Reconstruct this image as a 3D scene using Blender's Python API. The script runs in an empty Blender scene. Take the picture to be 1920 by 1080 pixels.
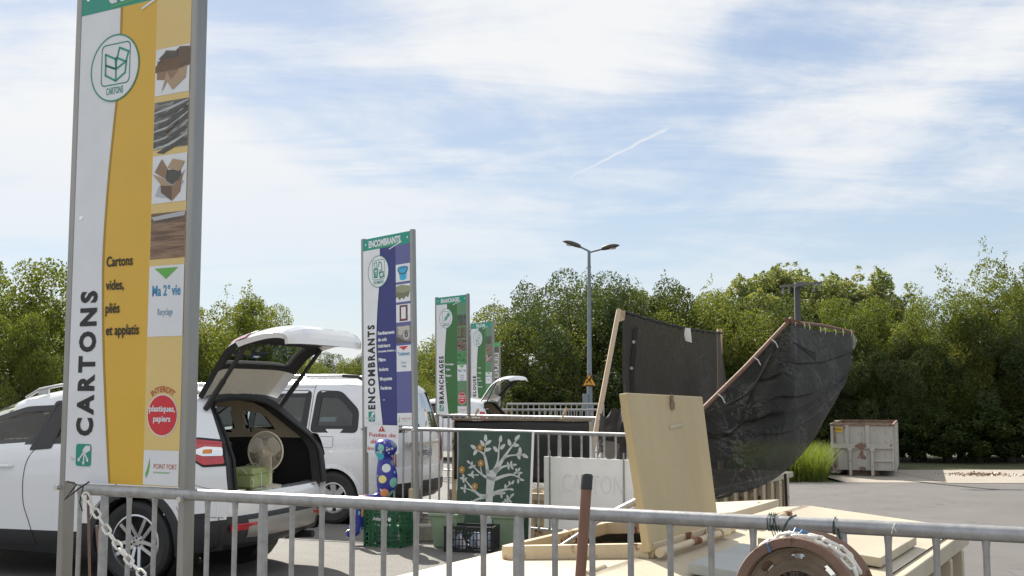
import bpy, bmesh, math, random
import numpy as np
from mathutils import Vector, Matrix
from mathutils.geometry import tessellate_polygon
SC = bpy.context.scene
COL = SC.collection
R = math.radians
# ------------------------------------------------------------------ camera
FPX, HORIZON, EYE = 2100.0, 735.0, 1.65
PITCH = math.atan((HORIZON - 540) / FPX)
cam = bpy.data.cameras.new('camera'); cam_o = bpy.data.objects.new('camera', cam); COL.objects.link(cam_o)
cam_o.location = (0, 0, EYE); cam_o.rotation_euler = (R(90) + PITCH, 0, 0)
cam.sensor_width = 36; cam.lens = FPX / 1920 * 36; cam.clip_start = .05; cam.clip_end = 3000
SC.camera = cam_o
# ------------------------------------------------------------------ exposure, sun, sky
SC.view_settings.view_transform = 'Standard'; SC.view_settings.look = 'None'
SC.view_settings.gamma = 1; SC.view_settings.exposure = 1.2
SC.render.resolution_x, SC.render.resolution_y = 1024, 576
SUN_AZ, SUN_EL = R(-24), R(38)          # azimuth measured from +Y, negative = to the left
SUN_DIR = Vector((math.sin(SUN_AZ) * math.cos(SUN_EL), math.cos(SUN_AZ) * math.cos(SUN_EL), math.sin(SUN_EL)))
sun = bpy.data.lights.new('sun', 'SUN'); sun.energy = 3.9; sun.angle = R(.53); sun.color = (1, .94, .84)
sun_o = bpy.data.objects.new('sun', sun); COL.objects.link(sun_o)
sun_o.rotation_euler = (-SUN_DIR).to_track_quat('-Z', 'Y').to_euler(); sun_o.location = SUN_DIR * 60

def unY(px, py, Y):
    x = (px - 960) / FPX; y = -(py - 540) / FPX
    c, s = math.cos(PITCH), math.sin(PITCH)
    d = (x, c - y * s, s + y * c); k = Y / d[1]
    return Vector((d[0] * k, Y, EYE + d[2] * k))
def unZ(px, py, Z):
    x = (px - 960) / FPX; y = -(py - 540) / FPX
    c, s = math.cos(PITCH), math.sin(PITCH)
    d = (x, c - y * s, s + y * c); k = (Z - EYE) / d[2]
    return Vector((d[0] * k, d[1] * k, Z))

W = bpy.data.worlds.new('World'); SC.world = W; W.use_nodes = True
def build_world():
    nt = W.node_tree; N = nt.nodes; L = nt.links; N.clear()
    out = N.new('ShaderNodeOutputWorld'); bg = N.new('ShaderNodeBackground'); bg.inputs['Strength'].default_value = .1
    sky = N.new('ShaderNodeTexSky'); sky.sky_type = 'NISHITA'; sky.sun_disc = False
    sky.sun_elevation = SUN_EL; sky.sun_rotation = SUN_AZ; sky.dust_density = 1.0; sky.ozone_density = 2.0; sky.air_density = 1.0
    tc = N.new('ShaderNodeTexCoord'); sep = N.new('ShaderNodeSeparateXYZ'); L.new(tc.outputs['Generated'], sep.inputs[0])
    def math_(op, a, b=None, clamp=False):
        n = N.new('ShaderNodeMath'); n.operation = op; n.use_clamp = clamp
        for i, q in enumerate((a, b)):
            if q is None: continue
            if isinstance(q, (int, float)): n.inputs[i].default_value = q
            else: L.new(q, n.inputs[i])
        return n.outputs[0]
    z = math_('MAXIMUM', sep.outputs['Z'], 0.0)
    den = math_('ADD', z, .16)
    cx = math_('DIVIDE', sep.outputs['X'], den); cy = math_('DIVIDE', sep.outputs['Y'], den)
    cmb = N.new('ShaderNodeCombineXYZ'); L.new(cx, cmb.inputs[0]); L.new(cy, cmb.inputs[1])
    def layer(rot, sc, scale, detail, rough, lac, off, dist):
        mp = N.new('ShaderNodeMapping'); mp.inputs['Rotation'].default_value = (0, 0, R(rot)); mp.inputs['Scale'].default_value = sc
        mp.inputs['Location'].default_value = off
        L.new(cmb.outputs[0], mp.inputs[0])
        nz = N.new('ShaderNodeTexNoise'); nz.inputs['Scale'].default_value = scale; nz.inputs['Detail'].default_value = detail
        nz.inputs['Roughness'].default_value = rough; nz.inputs['Lacunarity'].default_value = lac; nz.inputs['Distortion'].default_value = dist
        L.new(mp.outputs[0], nz.inputs['Vector']); return nz.outputs['Fac']
    a = layer(12, (.8, .75, 1), .75, 7, .52, 2.1, (CLX, CLY, 0), .35)
    b = layer(8, (.7, 1.9, 1), 1.5, 9, .62, 2.2, (7.7, 2.1, 0), .6)
    m = math_('SUBTRACT', math_('ADD', math_('MULTIPLY', a, .8), math_('MULTIPLY', b, .3)), math_('SUBTRACT', math_('MULTIPLY', sep.outputs['X'], .06), .012))
    rp = N.new('ShaderNodeMapRange'); rp.interpolation_type = 'SMOOTHSTEP'
    rp.inputs['From Min'].default_value = .46; rp.inputs['From Max'].default_value = .6
    L.new(m, rp.inputs['Value'])
    # fewer clouds low down
    low = N.new('ShaderNodeMapRange'); low.interpolation_type = 'SMOOTHSTEP'
    low.inputs['From Min'].default_value = .03; low.inputs['From Max'].default_value = .24; low.inputs['To Min'].default_value = .2; low.inputs['To Max'].default_value = .97
    L.new(sep.outputs['Z'], low.inputs['Value'])
    fac = math_('MULTIPLY', rp.outputs[0], low.outputs[0], True)
    # contrail : a short great-circle streak
    nv = Vector((0, 0, 0)); A_ = (unY(1052, 341, 100) - Vector((0, 0, EYE))).normalized(); B_ = (unY(1266, 233, 100) - Vector((0, 0, EYE))).normalized()
    nv = A_.cross(B_).normalized(); mid = (A_ + B_).normalized(); tang = (B_ - A_).normalized()
    def dot(v):
        n = N.new('ShaderNodeVectorMath'); n.operation = 'DOT_PRODUCT'; L.new(tc.outputs['Generated'], n.inputs[0]); n.inputs[1].default_value = v; return n.outputs['Value']
    cn = N.new('ShaderNodeTexNoise'); cn.inputs['Scale'].default_value = 90; cn.inputs['Detail'].default_value = 5; L.new(tc.outputs['Generated'], cn.inputs['Vector'])
    dd = math_('ADD', dot(nv), math_('MULTIPLY', math_('SUBTRACT', cn.outputs['Fac'], .5), .0035))
    al = math_('DIVIDE', dot(tang), (B_ - A_).length / 2)
    wdt = math_('ADD', .0008, math_('MULTIPLY', math_('ADD', al, 1), .0010))
    s1 = math_('SUBTRACT', 1, math_('DIVIDE', math_('ABSOLUTE', dd), wdt), True)
    s2 = math_('MULTIPLY', math_('SUBTRACT', 1, math_('ABSOLUTE', al)), 5, True)
    ct = math_('MULTIPLY', math_('MULTIPLY', s1, s2), .7, True)
    fac = math_('MAXIMUM', fac, ct)
    grad = N.new('ShaderNodeValToRGB'); L.new(math_('POWER', z, .7), grad.inputs[0])
    g = grad.color_ramp.elements; g[0].position = 0.0; g[0].color = (3.3, 3.7, 4.0, 1); g[1].position = 1.0; g[1].color = (.7, 1.15, 2.3, 1)
    e = g.new(.2); e.color = (2.75, 3.35, 3.95, 1); e = g.new(.4); e.color = (2.1, 2.7, 3.65, 1)
    base = N.new('ShaderNodeMixRGB'); base.inputs[0].default_value = SKY_PALE; L.new(grad.outputs[0], base.inputs[2])
    half = N.new('ShaderNodeMixRGB'); half.blend_type = 'MULTIPLY'; half.inputs[0].default_value = 1; half.inputs[2].default_value = (.42, .42, .42, 1); L.new(sky.outputs[0], half.inputs[1])
    L.new(half.outputs[0], base.inputs[1])
    mix = N.new('ShaderNodeMixRGB'); mix.inputs[2].default_value = (4.0, 4.05, 4.1, 1); L.new(fac, mix.inputs[0]); L.new(base.outputs[0], mix.inputs[1])
    L.new(mix.outputs[0], bg.inputs['Color']); L.new(bg.outputs[0], out.inputs[0])
CLX, CLY, SKY_PALE = 1.3, 4.2, .72
build_world()

# ------------------------------------------------------------------ frame of the site
SITE = R(30)
def dk(u, n, z=0): return Vector((math.cos(SITE) * u + math.sin(SITE) * n, -math.sin(SITE) * u + math.cos(SITE) * n, z))
YARD = -1.4

# ------------------------------------------------------------------ object helpers
MAT_OF = {}
def tag(o, label=None, cat=None, group=None, kind=None):
    if label: o['label'] = label
    if cat: o['category'] = cat
    if group: o['group'] = group
    if kind: o['kind'] = kind
    return o
def thing(name, label, cat, loc=(0, 0, 0), rz=0, group=None):
    o = bpy.data.objects.new(name, None); COL.objects.link(o); o.empty_display_size = .2
    o.location = loc; o.rotation_euler = (0, 0, rz)
    MAT_OF[o] = Matrix.Translation(Vector(loc)) @ Matrix.Rotation(rz, 4, 'Z')
    return tag(o, label, cat, group)
def root_of(o):
    while o.parent: o = o.parent
    return o
class MB:
    def __init__(s): s.v = []; s.f = []; s.m = []; s.mi = 0
    def add(s, vs, fs):
        b = len(s.v); s.v += [Vector(x) for x in vs]
        for f in fs: s.f.append([b + i for i in f]); s.m.append(s.mi)
        return s
    def box(s, c, d, rot=None):
        c = Vector(c); x, y, z = d[0] / 2, d[1] / 2, d[2] / 2
        vs = [Vector((a * x, b * y, e * z)) for e in (-1, 1) for b in (-1, 1) for a in (-1, 1)]
        if rot is not None: vs = [rot @ q for q in vs]
        return s.add([c + q for q in vs], [(0, 2, 3, 1), (4, 5, 7, 6), (0, 1, 5, 4), (1, 3, 7, 5), (3, 2, 6, 7), (2, 0, 4, 6)])
    def hexa(s, p):      # 8 points, bottom ring then top ring
        return s.add(p, [(3, 2, 1, 0), (4, 5, 6, 7), (0, 1, 5, 4), (1, 2, 6, 5), (2, 3, 7, 6), (3, 0, 4, 7)])
    def beam(s, a, b, w, h, up=(0, 0, 1)):
        a, b = Vector(a), Vector(b); d = (b - a).normalized(); up = Vector(up)
        x = d.cross(up)
        if x.length < 1e-4: x = d.cross(Vector((1, 0, 0)))
        x.normalize(); y = x.cross(d)
        q = lambda p, i, j: p + x * (i * w / 2) + y * (j * h / 2)
        return s.hexa([q(a, -1, -1), q(a, 1, -1), q(a, 1, 1), q(a, -1, 1), q(b, -1, -1), q(b, 1, -1), q(b, 1, 1), q(b, -1, 1)])
    def tube(s, pts, r, seg=8, caps=True, closed=False):
        pts = [Vector(p) for p in pts]; n = len(pts)
        rs = r if isinstance(r, (list, tuple)) else [r] * n
        prev = None; rings = []
        for i, p in enumerate(pts):
            if closed: d = pts[(i + 1) % n] - pts[i - 1]
            else: d = pts[min(i + 1, n - 1)] - pts[max(i - 1, 0)]
            d.normalize()
            if prev is None:
                x = d.cross(Vector((0, 0, 1)))
                if x.length < .05: x = d.cross(Vector((1, 0, 0)))
            else: x = prev - d * prev.dot(d)
            x.normalize(); y = d.cross(x); prev = x
            rings.append([p + (x * math.cos(t) + y * math.sin(t)) * rs[i] for t in [2 * math.pi * k / seg for k in range(seg)]])
        b = len(s.v)
        for rg in rings: s.v += rg
        m = n if closed else n - 1
        for i in range(m):
            for k in range(seg):
                k2 = (k + 1) % seg; i2 = (i + 1) % n
                s.f.append([b + i * seg + k, b + i * seg + k2, b + i2 * seg + k2, b + i2 * seg + k]); s.m.append(s.mi)
        if caps and not closed:
            s.f.append([b + k for k in reversed(range(seg))]); s.m.append(s.mi)
            s.f.append([b + (n - 1) * seg + k for k in range(seg)]); s.m.append(s.mi)
        return s
    def cyl(s, a, b, r0, r1=None, seg=12): return s.tube([a, b], [r0, r0 if r1 is None else r1], seg)
    def lathe(s, prof, seg=24, mat=None, closed=False):
        b = len(s.v); n = len(prof)
        for r, z in prof:
            for k in range(seg):
                t = 2 * math.pi * k / seg; q = Vector((r * math.cos(t), r * math.sin(t), z))
                s.v.append(mat @ q if mat is not None else q)
        for i in range(n if closed else n - 1):
            j = (i + 1) % n
            for k in range(seg):
                k2 = (k + 1) % seg
                s.f.append([b + i * seg + k, b + i * seg + k2, b + j * seg + k2, b + j * seg + k]); s.m.append(s.mi)
        return s
    def grid(s, rows):
        b = len(s.v); w = len(rows[0])
        for r in rows: s.v += [Vector(p) for p in r]
        for i in range(len(rows) - 1):
            for j in range(w - 1):
                s.f.append([b + i * w + j, b + i * w + j + 1, b + (i + 1) * w + j + 1, b + (i + 1) * w + j]); s.m.append(s.mi)
        return s
    def face(s, pts): return s.add(pts, [list(range(len(pts)))])
    def prism(s, pts, ext):
        pts = [Vector(p) for p in pts]; ext = Vector(ext); n = len(pts)
        tr = tessellate_polygon([pts]); fs = [list(t) for t in tr] + [[n + i for i in reversed(t)] for t in tr]
        fs += [[i, (i + 1) % n, n + (i + 1) % n, n + i] for i in range(n)]
        return s.add(pts + [p + ext for p in pts], fs)
    def flat(s, pts):
        pts = [Vector(p) for p in pts]
        return s.add(pts, [list(t) for t in tessellate_polygon([pts])])
    def ball(s, c, r, seg=12, rings=8, sc=(1, 1, 1)):
        prof = [(math.sin(math.pi * i / rings), -math.cos(math.pi * i / rings)) for i in range(rings + 1)]
        prof[0] = (1e-4, -1); prof[-1] = (1e-4, 1)
        m = Matrix.Translation(Vector(c)) @ Matrix.Diagonal((r * sc[0], r * sc[1], r * sc[2], 1))
        return s.lathe(prof, seg, m)
    def build(s, name, mats, parent=None, local=False, smooth=None, bevel=0, recalc=True):
        if not isinstance(mats, (list, tuple)): mats = [mats]
        vs = s.v
        if parent is not None and not local:
            inv = MAT_OF[root_of(parent)].inverted(); vs = [inv @ q for q in vs]
        me = bpy.data.meshes.new(name); me.from_pydata([tuple(q) for q in vs], [], s.f)
        for m in mats: me.materials.append(m)
        if len(mats) > 1: me.polygons.foreach_set('material_index', s.m)
        if recalc:
            bm = bmesh.new(); bm.from_mesh(me); bmesh.ops.recalc_face_normals(bm, faces=bm.faces); bm.to_mesh(me); bm.free()
        if smooth is not None:
            me.polygons.foreach_set('use_smooth', [True] * len(me.polygons)); me.set_sharp_from_angle(angle=R(smooth))
        me.update()
        o = bpy.data.objects.new(name, me); COL.objects.link(o)
        if parent is not None: o.parent = parent
        if bevel:
            b = o.modifiers.new('bevel', 'BEVEL'); b.width = bevel; b.segments = 2; b.limit_method = 'ANGLE'; b.angle_limit = R(40)
        return o
def copy_tree(o, parent=None):
    c = o.copy(); COL.objects.link(c)
    if parent is not None: c.parent = parent
    for ch in list(o.children): copy_tree(ch, c)
    return c
def solid(name, label, cat, mb, mats, group=None, **k):      # a thing that is one mesh, origin at its base
    zs = min(v.z for v in mb.v); cx = sum(v.x for v in mb.v) / len(mb.v); cy = sum(v.y for v in mb.v) / len(mb.v)
    off = Vector((cx, cy, zs)); mb.v = [v - off for v in mb.v]
    o = mb.build(name, mats, **k); o.location = off
    return tag(o, label, cat, group)
def catmull(pts, n):
    out = []; P = [pts[0]] + list(pts) + [pts[-1]]
    for i in range(1, len(P) - 2):
        p0, p1, p2, p3 = [np.array(q, float) for q in P[i - 1:i + 3]]
        for k in range(n):
            t = k / n
            out.append(.5 * ((2 * p1) + (-p0 + p2) * t + (2 * p0 - 5 * p1 + 4 * p2 - p3) * t * t + (-p0 + 3 * p1 - 3 * p2 + p3) * t ** 3))
    out.append(np.array(pts[-1], float)); return out

# ------------------------------------------------------------------ materials
def new_mat(name):
    m = bpy.data.materials.new(name); m.use_nodes = True; nt = m.node_tree
    return m, nt, nt.nodes['Principled BSDF']
def nnode(nt, t, **k):
    n = nt.nodes.new(t)
    for a, b in k.items():
        if a in n.inputs: n.inputs[a].default_value = b
        else: setattr(n, a, b)
    return n
def noise(nt, scale, detail=4, rough=.55, coord='Object', stretch=None, dist=0):
    tc = nt.nodes.new('ShaderNodeTexCoord'); nz = nt.nodes.new('ShaderNodeTexNoise')
    nz.inputs['Scale'].default_value = scale; nz.inputs['Detail'].default_value = detail; nz.inputs['Roughness'].default_value = rough; nz.inputs['Distortion'].default_value = dist
    if stretch:
        mp = nt.nodes.new('ShaderNodeMapping'); mp.inputs['Scale'].default_value = stretch
        nt.links.new(tc.outputs[coord], mp.inputs[0]); nt.links.new(mp.outputs[0], nz.inputs['Vector'])
    else: nt.links.new(tc.outputs[coord], nz.inputs['Vector'])
    return nz.outputs['Fac']
def ramp(nt, fac, stops):
    r = nt.nodes.new('ShaderNodeValToRGB'); nt.links.new(fac, r.inputs[0])
    el = r.color_ramp.elements
    while len(el) < len(stops): el.new(.5)
    for e, (p, c) in zip(el, stops): e.position = p; e.color = (*c, 1) if len(c) == 3 else c
    return r.outputs[0]
def mix(nt, fac, a, b, mode='MIX'):
    n = nt.nodes.new('ShaderNodeMixRGB'); n.blend_type = mode
    for i, q in zip((0, 1, 2), (fac, a, b)):
        if isinstance(q, (int, float)): n.inputs[i].default_value = q
        elif isinstance(q, tuple): n.inputs[i].default_value = (*q, 1) if len(q) == 3 else q
        else: nt.links.new(q, n.inputs[i])
    return n.outputs[0]
def bump(nt, b, h, strength, dist=.01):
    n = nt.nodes.new('ShaderNodeBump'); n.inputs['Strength'].default_value = strength; n.inputs['Distance'].default_value = dist
    nt.links.new(h, n.inputs['Height']); nt.links.new(n.outputs[0], b.inputs['Normal'])
def mul(c, k): return tuple(min(1, x * k) for x in c)
def M(name, col, rough=.5, metal=0, var=.12, scale=6, bmp=0, bscale=60, coat=0, stretch=None, rvar=.1, spec=.5):
    m, nt, b = new_mat(name)
    f = noise(nt, scale, 6, .6, stretch=stretch)
    c = ramp(nt, f, [(.25, mul(col, 1 - var)), (.75, mul(col, 1 + var))])
    nt.links.new(c, b.inputs['Base Color'])
    b.inputs['Metallic'].default_value = metal; b.inputs['Coat Weight'].default_value = coat; b.inputs['Specular IOR Level'].default_value = spec
    rr = nt.nodes.new('ShaderNodeMapRange'); rr.inputs['To Min'].default_value = max(.02, rough - rvar); rr.inputs['To Max'].default_value = min(1, rough + rvar)
    nt.links.new(noise(nt, scale * 3.1, 5, .6, stretch=stretch), rr.inputs['Value']); nt.links.new(rr.outputs[0], b.inputs['Roughness'])
    if bmp: bump(nt, b, noise(nt, bscale, 4, .6, stretch=stretch), bmp)
    return m
def rusty(name, col, amount=.5, rust=(.14, .05, .02), scale=3.0, rough=.5, dirt=.35):
    m, nt, b = new_mat(name)
    f = noise(nt, scale, 9, .68); g = noise(nt, scale * .5, 5, .6, stretch=(1, 1, .25)); sp = noise(nt, scale * 14, 3, .5)
    base = ramp(nt, g, [(.3, mul(col, 1 - dirt)), (.6, col), (.8, mul(col, 1.06))])
    base = mix(nt, .35, base, ramp(nt, sp, [(.3, mul(col, .8)), (.7, col)]))
    mask = ramp(nt, f, [(amount, (0, 0, 0)), (amount + .05, (1, 1, 1))])
    rc = ramp(nt, sp, [(.3, mul(rust, .6)), (.7, mul(rust, 1.8))])
    nt.links.new(mix(nt, mask, base, rc), b.inputs['Base Color'])
    rr = nt.nodes.new('ShaderNodeMapRange'); rr.inputs['To Min'].default_value = rough; rr.inputs['To Max'].default_value = .9
    nt.links.new(mask, rr.inputs['Value']); nt.links.new(rr.outputs[0], b.inputs['Roughness'])
    bump(nt, b, f, .25, .01)
    return m
def ground_mat(name, col, patch, speck=.35, scale=.5, fine=130, bmp=.5, cracks=False):
    m, nt, b = new_mat(name)
    big = noise(nt, scale, 7, .6); fin = noise(nt, fine, 3, .6); mid = noise(nt, scale * 9, 6, .65)
    c = ramp(nt, big, [(.3, mul(col, 1 - patch)), (.7, mul(col, 1 + patch))])
    c = mix(nt, .5, c, ramp(nt, mid, [(.3, mul(col, .75)), (.7, mul(col, 1.2))]))
    c = mix(nt, 1, c, ramp(nt, fin, [(.32, (1 - speck,) * 3), (.68, (1 + speck * .4,) * 3)]), 'MULTIPLY')
    if cracks:
        tc = nt.nodes.new('ShaderNodeTexCoord'); vo = nt.nodes.new('ShaderNodeTexVoronoi'); vo.feature = 'DISTANCE_TO_EDGE'; vo.inputs['Scale'].default_value = .22
        mp = nt.nodes.new('ShaderNodeMapping'); ad = nt.nodes.new('ShaderNodeVectorMath'); ad.operation = 'ADD'
        nz = nt.nodes.new('ShaderNodeTexNoise'); nz.inputs['Scale'].default_value = 1.5; nz.inputs['Detail'].default_value = 5
        nt.links.new(tc.outputs['Object'], nz.inputs['Vector']); nt.links.new(tc.outputs['Object'], ad.inputs[0]); nt.links.new(nz.outputs['Color'], ad.inputs[1]); nt.links.new(ad.outputs[0], vo.inputs['Vector'])
        c = mix(nt, ramp(nt, vo.outputs['Distance'], [(0, (.55,) * 3), (.006, (0, 0, 0))]), c, mul(col, .35))
    nt.links.new(c, b.inputs['Base Color']); b.inputs['Roughness'].default_value = .85; b.inputs['Specular IOR Level'].default_value = .35
    bump(nt, b, fin, bmp, .004)
    return m
def glass_mat(name, tint, refl=.12):
    m = bpy.data.materials.new(name); m.use_nodes = True; nt = m.node_tree; nt.nodes.clear()
    out = nt.nodes.new('ShaderNodeOutputMaterial'); tr = nt.nodes.new('ShaderNodeBsdfTransparent'); tr.inputs[0].default_value = (*tint, 1)
    gl = nt.nodes.new('ShaderNodeBsdfGlossy'); gl.inputs['Roughness'].default_value = .02
    fr = nt.nodes.new('ShaderNodeLayerWeight'); fr.inputs['Blend'].default_value = .13
    mr = nt.nodes.new('ShaderNodeMapRange'); mr.inputs['To Min'].default_value = refl; mr.inputs['To Max'].default_value = .75
    nt.links.new(fr.outputs['Fresnel'], mr.inputs['Value'])
    mx = nt.nodes.new('ShaderNodeMixShader'); nt.links.new(mr.outputs[0], mx.inputs[0]); nt.links.new(tr.outputs[0], mx.inputs[1]); nt.links.new(gl.outputs[0], mx.inputs[2]); nt.links.new(mx.outputs[0], out.inputs[0])
    return m
def leaf_mat(name, col, col2, trans=.45, spec=.35):
    m, nt, b = new_mat(name)
    f1 = noise(nt, .55, 4, .6); f2 = noise(nt, 9, 2, .5)
    oi = nt.nodes.new('ShaderNodeObjectInfo')
    c = mix(nt, ramp(nt, f1, [(.35, (0, 0, 0)), (.65, (1, 1, 1))]), col, col2)
    c = mix(nt, 1, c, ramp(nt, f2, [(.3, (.55, .6, .55)), (.7, (1.25, 1.2, 1.1))]), 'MULTIPLY')
    c = mix(nt, 1, c, ramp(nt, oi.outputs['Random'], [(0, (.8, .85, .8)), (1, (1.15, 1.1, 1.0))]), 'MULTIPLY')
    nt.links.new(c, b.inputs['Base Color']); b.inputs['Roughness'].default_value = .58; b.inputs['Specular IOR Level'].default_value = spec * .6
    tl = nt.nodes.new('ShaderNodeBsdfTranslucent'); nt.links.new(mix(nt, 1, c, (1.4, 1.38, .52), 'MULTIPLY'), tl.inputs[0])
    mx = nt.nodes.new('ShaderNodeMixShader'); mx.inputs[0].default_value = trans
    nt.links.new(b.outputs[0], mx.inputs[1]); nt.links.new(tl.outputs[0], mx.inputs[2])
    nt.links.new(mx.outputs[0], nt.nodes['Material Output'].inputs[0])
    return m
def net_mat(name, col, hole=.12, crease_glint=0):
    m, nt, b = new_mat(name)
    f = noise(nt, 2.2, 6, .6); st = noise(nt, 9, 4, .6, stretch=(6, 6, .35))
    c = mix(nt, .5, ramp(nt, f, [(.3, mul(col, .7)), (.7, mul(col, 1.3))]), ramp(nt, st, [(.3, mul(col, .6)), (.75, mul(col, 1.5))]))
    nt.links.new(c, b.inputs['Base Color']); b.inputs['Roughness'].default_value = .55; b.inputs['Specular IOR Level'].default_value = .1
    wv = noise(nt, 60, 2, .5, stretch=(1, 1, .2)); fold = noise(nt, 3.5, 6, .6, dist=1.0)
    bump(nt, b, mix(nt, .35, fold, wv), .8, .06)
    if crease_glint:      # bright glints of the crumpled plastic, painted into the base colour
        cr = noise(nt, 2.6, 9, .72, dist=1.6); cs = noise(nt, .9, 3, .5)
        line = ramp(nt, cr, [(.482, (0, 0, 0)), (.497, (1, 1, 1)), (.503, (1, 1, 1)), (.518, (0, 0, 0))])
        c = mix(nt, mix(nt, 1, line, ramp(nt, cs, [(.42, (0, 0, 0)), (.6, (crease_glint,) * 3)]), 'MULTIPLY'), c, (.24, .24, .235)); nt.links.new(c, b.inputs['Base Color'])
    tr = nt.nodes.new('ShaderNodeBsdfTransparent'); mx = nt.nodes.new('ShaderNodeMixShader'); mx.inputs[0].default_value = hole
    tl = nt.nodes.new('ShaderNodeBsdfTranslucent'); tl.inputs[0].default_value = (*mul(col, 2.2), 1)
    m2 = nt.nodes.new('ShaderNodeMixShader'); m2.inputs[0].default_value = .12
    nt.links.new(b.outputs[0], m2.inputs[1]); nt.links.new(tl.outputs[0], m2.inputs[2])
    nt.links.new(m2.outputs[0], mx.inputs[1]); nt.links.new(tr.outputs[0], mx.inputs[2]); nt.links.new(mx.outputs[0], nt.nodes['Material Output'].inputs[0])
    return m
def dot_mat(name):
    m, nt, b = new_mat(name)
    tc = nt.nodes.new('ShaderNodeTexCoord'); vo = nt.nodes.new('ShaderNodeTexVoronoi'); vo.inputs['Scale'].default_value = 8.0; vo.inputs['Randomness'].default_value = .7
    nt.links.new(tc.outputs['Object'], vo.inputs['Vector'])
    sp = nt.nodes.new('ShaderNodeSeparateColor'); nt.links.new(vo.outputs['Color'], sp.inputs[0])
    dc = nt.nodes.new('ShaderNodeValToRGB'); dc.color_ramp.interpolation = 'CONSTANT'; nt.links.new(sp.outputs[0], dc.inputs[0])
    cols = [(.05, .45, .6), (.7, .7, .68), (.2, .5, .42), (.75, .7, .25), (.12, .2, .22), (.75, .3, .12), (.7, .75, .75), (.15, .55, .65)]
    el = dc.color_ramp.elements
    while len(el) < len(cols): el.new(.5)
    for i, c in enumerate(cols): el[i].position = i / len(cols); el[i].color = (*c, 1)
    rad = nt.nodes.new('ShaderNodeMath'); rad.operation = 'MULTIPLY_ADD'; nt.links.new(sp.outputs[1], rad.inputs[0]); rad.inputs[1].default_value = .22; rad.inputs[2].default_value = .3
    lt = nt.nodes.new('ShaderNodeMath'); lt.operation = 'LESS_THAN'; nt.links.new(vo.outputs['Distance'], lt.inputs[0]); nt.links.new(rad.outputs[0], lt.inputs[1])
    nt.links.new(mix(nt, lt.outputs[0], (.025, .03, .28), dc.outputs[0]), b.inputs['Base Color']); b.inputs['Roughness'].default_value = .3
    return m

galv = M('galvanised_steel', (.38, .38, .38), .44, .6, .24, 22, .08, 70, rvar=.12)
post_steel = M('post_steel', (.33, .32, .3), .38, .7, .15, 9, .03, 30, stretch=(1, 1, .15))
asph_p = ground_mat('platform_asphalt', (.21, .2, .185), .22, .6, .5, 70, .9)
asph_y = ground_mat('yard_asphalt', (.135, .128, .122), .24, .3, .12, 60, .5, cracks=True)
concrete = ground_mat('concrete', (.36, .32, .27), .15, .25, .7, 60, .4)
wall_conc = ground_mat('wall_concrete', (.3, .28, .25), .2, .25, .9, 50, .4)
earth = ground_mat('earth_and_grass', (.09, .1, .045), .35, .4, .3, 20, .6)
cream = rusty('cream_paint', (.53, .46, .34), .67, scale=2.6, dirt=.33)
cream_rust = rusty('cream_paint_rusted', (.62, .5, .33), .57, scale=3.2, dirt=.3)
lid_mat = rusty('lid_paint', (.5, .395, .215), .74, scale=4, dirt=.22)
skip_paint = rusty('skip_paint', (.5, .47, .42), .61, scale=2.4, dirt=.4)
rust = rusty('rust', (.25, .155, .115), .55, (.13, .065, .042), 9, .75)
rust_dark = rusty('old_rust', (.26, .2, .14), .57, (.16, .1, .065), 6, .85)
car_white = M('white_car_paint', (.8, .81, .83), .12, 0, .02, 3, coat=.8, rvar=.03)
car_white2 = M('white_van_paint', (.74, .75, .77), .28, 0, .03, 3, coat=.6, rvar=.04)
van_beige = M('silver_beige_paint', (.6, .57, .52), .3, .35, .04, 3, coat=.5)
blk = M('black_plastic', (.022, .022, .024), .5, 0, .2, 20, .1, 200)
blk_gloss = M('black_gloss', (.012, .012, .014), .12, 0, .1, 8, rvar=.03)
seal = M('rubber_seal', (.012, .012, .012), .6, 0, .2, 20)
tyre_m = M('tyre_rubber', (.03, .03, .03), .75, 0, .2, 20, .2, 60)
alloy = M('alloy', (.55, .56, .58), .25, .9, .06, 10)
trim_beige = M('beige_trim', (.5, .42, .32), .75, 0, .08, 12, .05, 80)
trim_black = M('black_trim', (.02, .02, .021), .8, 0, .2, 20)
seat_m = M('seat_fabric', (.05, .05, .055), .85, 0, .2, 30)
glass = glass_mat('car_glass', (.8, .88, .85), .05)
glass_dark = glass_mat('tinted_glass', (.25, .32, .36), .1)
glass_lens = glass_mat('clear_lens', (.85, .86, .88), .15)
red_lens = M('red_lens', (.5, .02, .03), .12, 0, .25, 10, coat=1)
amber = M('amber_lens', (.7, .25, .04), .2)
chrome = M('chrome', (.75, .76, .78), .12, 1, .05)
white_plastic = M('white_plastic', (.74, .72, .66), .4, 0, .08, 20)
cream_plastic = M('cream_plastic', (.62, .55, .43), .45, 0, .06, 15)
case_green = M('green_case', (.33, .39, .16), .5, 0, .06, 8)
crate_green = M('green_crate', (.025, .12, .06), .45, 0, .2, 12)
bin_green = M('pale_green_plastic', (.25, .34, .22), .5, 0, .12, 8)
crate_black = M('black_crate', (.02, .02, .022), .45, 0, .2, 12)
wood_raw = M('raw_wood', (.5, .38, .25), .7, 0, .2, 6, .2, 30, stretch=(6, 6, .6))
wood_red = M('red_brown_wood', (.16, .075, .04), .6, 0, .3, 5, .2, 30, stretch=(4, 4, .8))
handle_wood = M('handle_wood', (.2, .095, .06), .45, 0, .2, 8, .1, 40, stretch=(5, 5, .5))
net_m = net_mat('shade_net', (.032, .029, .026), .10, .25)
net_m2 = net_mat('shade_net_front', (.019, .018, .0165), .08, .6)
tarp_m = M('black_sheet', (.02, .018, .017), .55, 0, .3, 3, .3, 6)
chalk_green = M('chalkboard', (.045, .085, .062), .65, 0, .25, 5)
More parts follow.
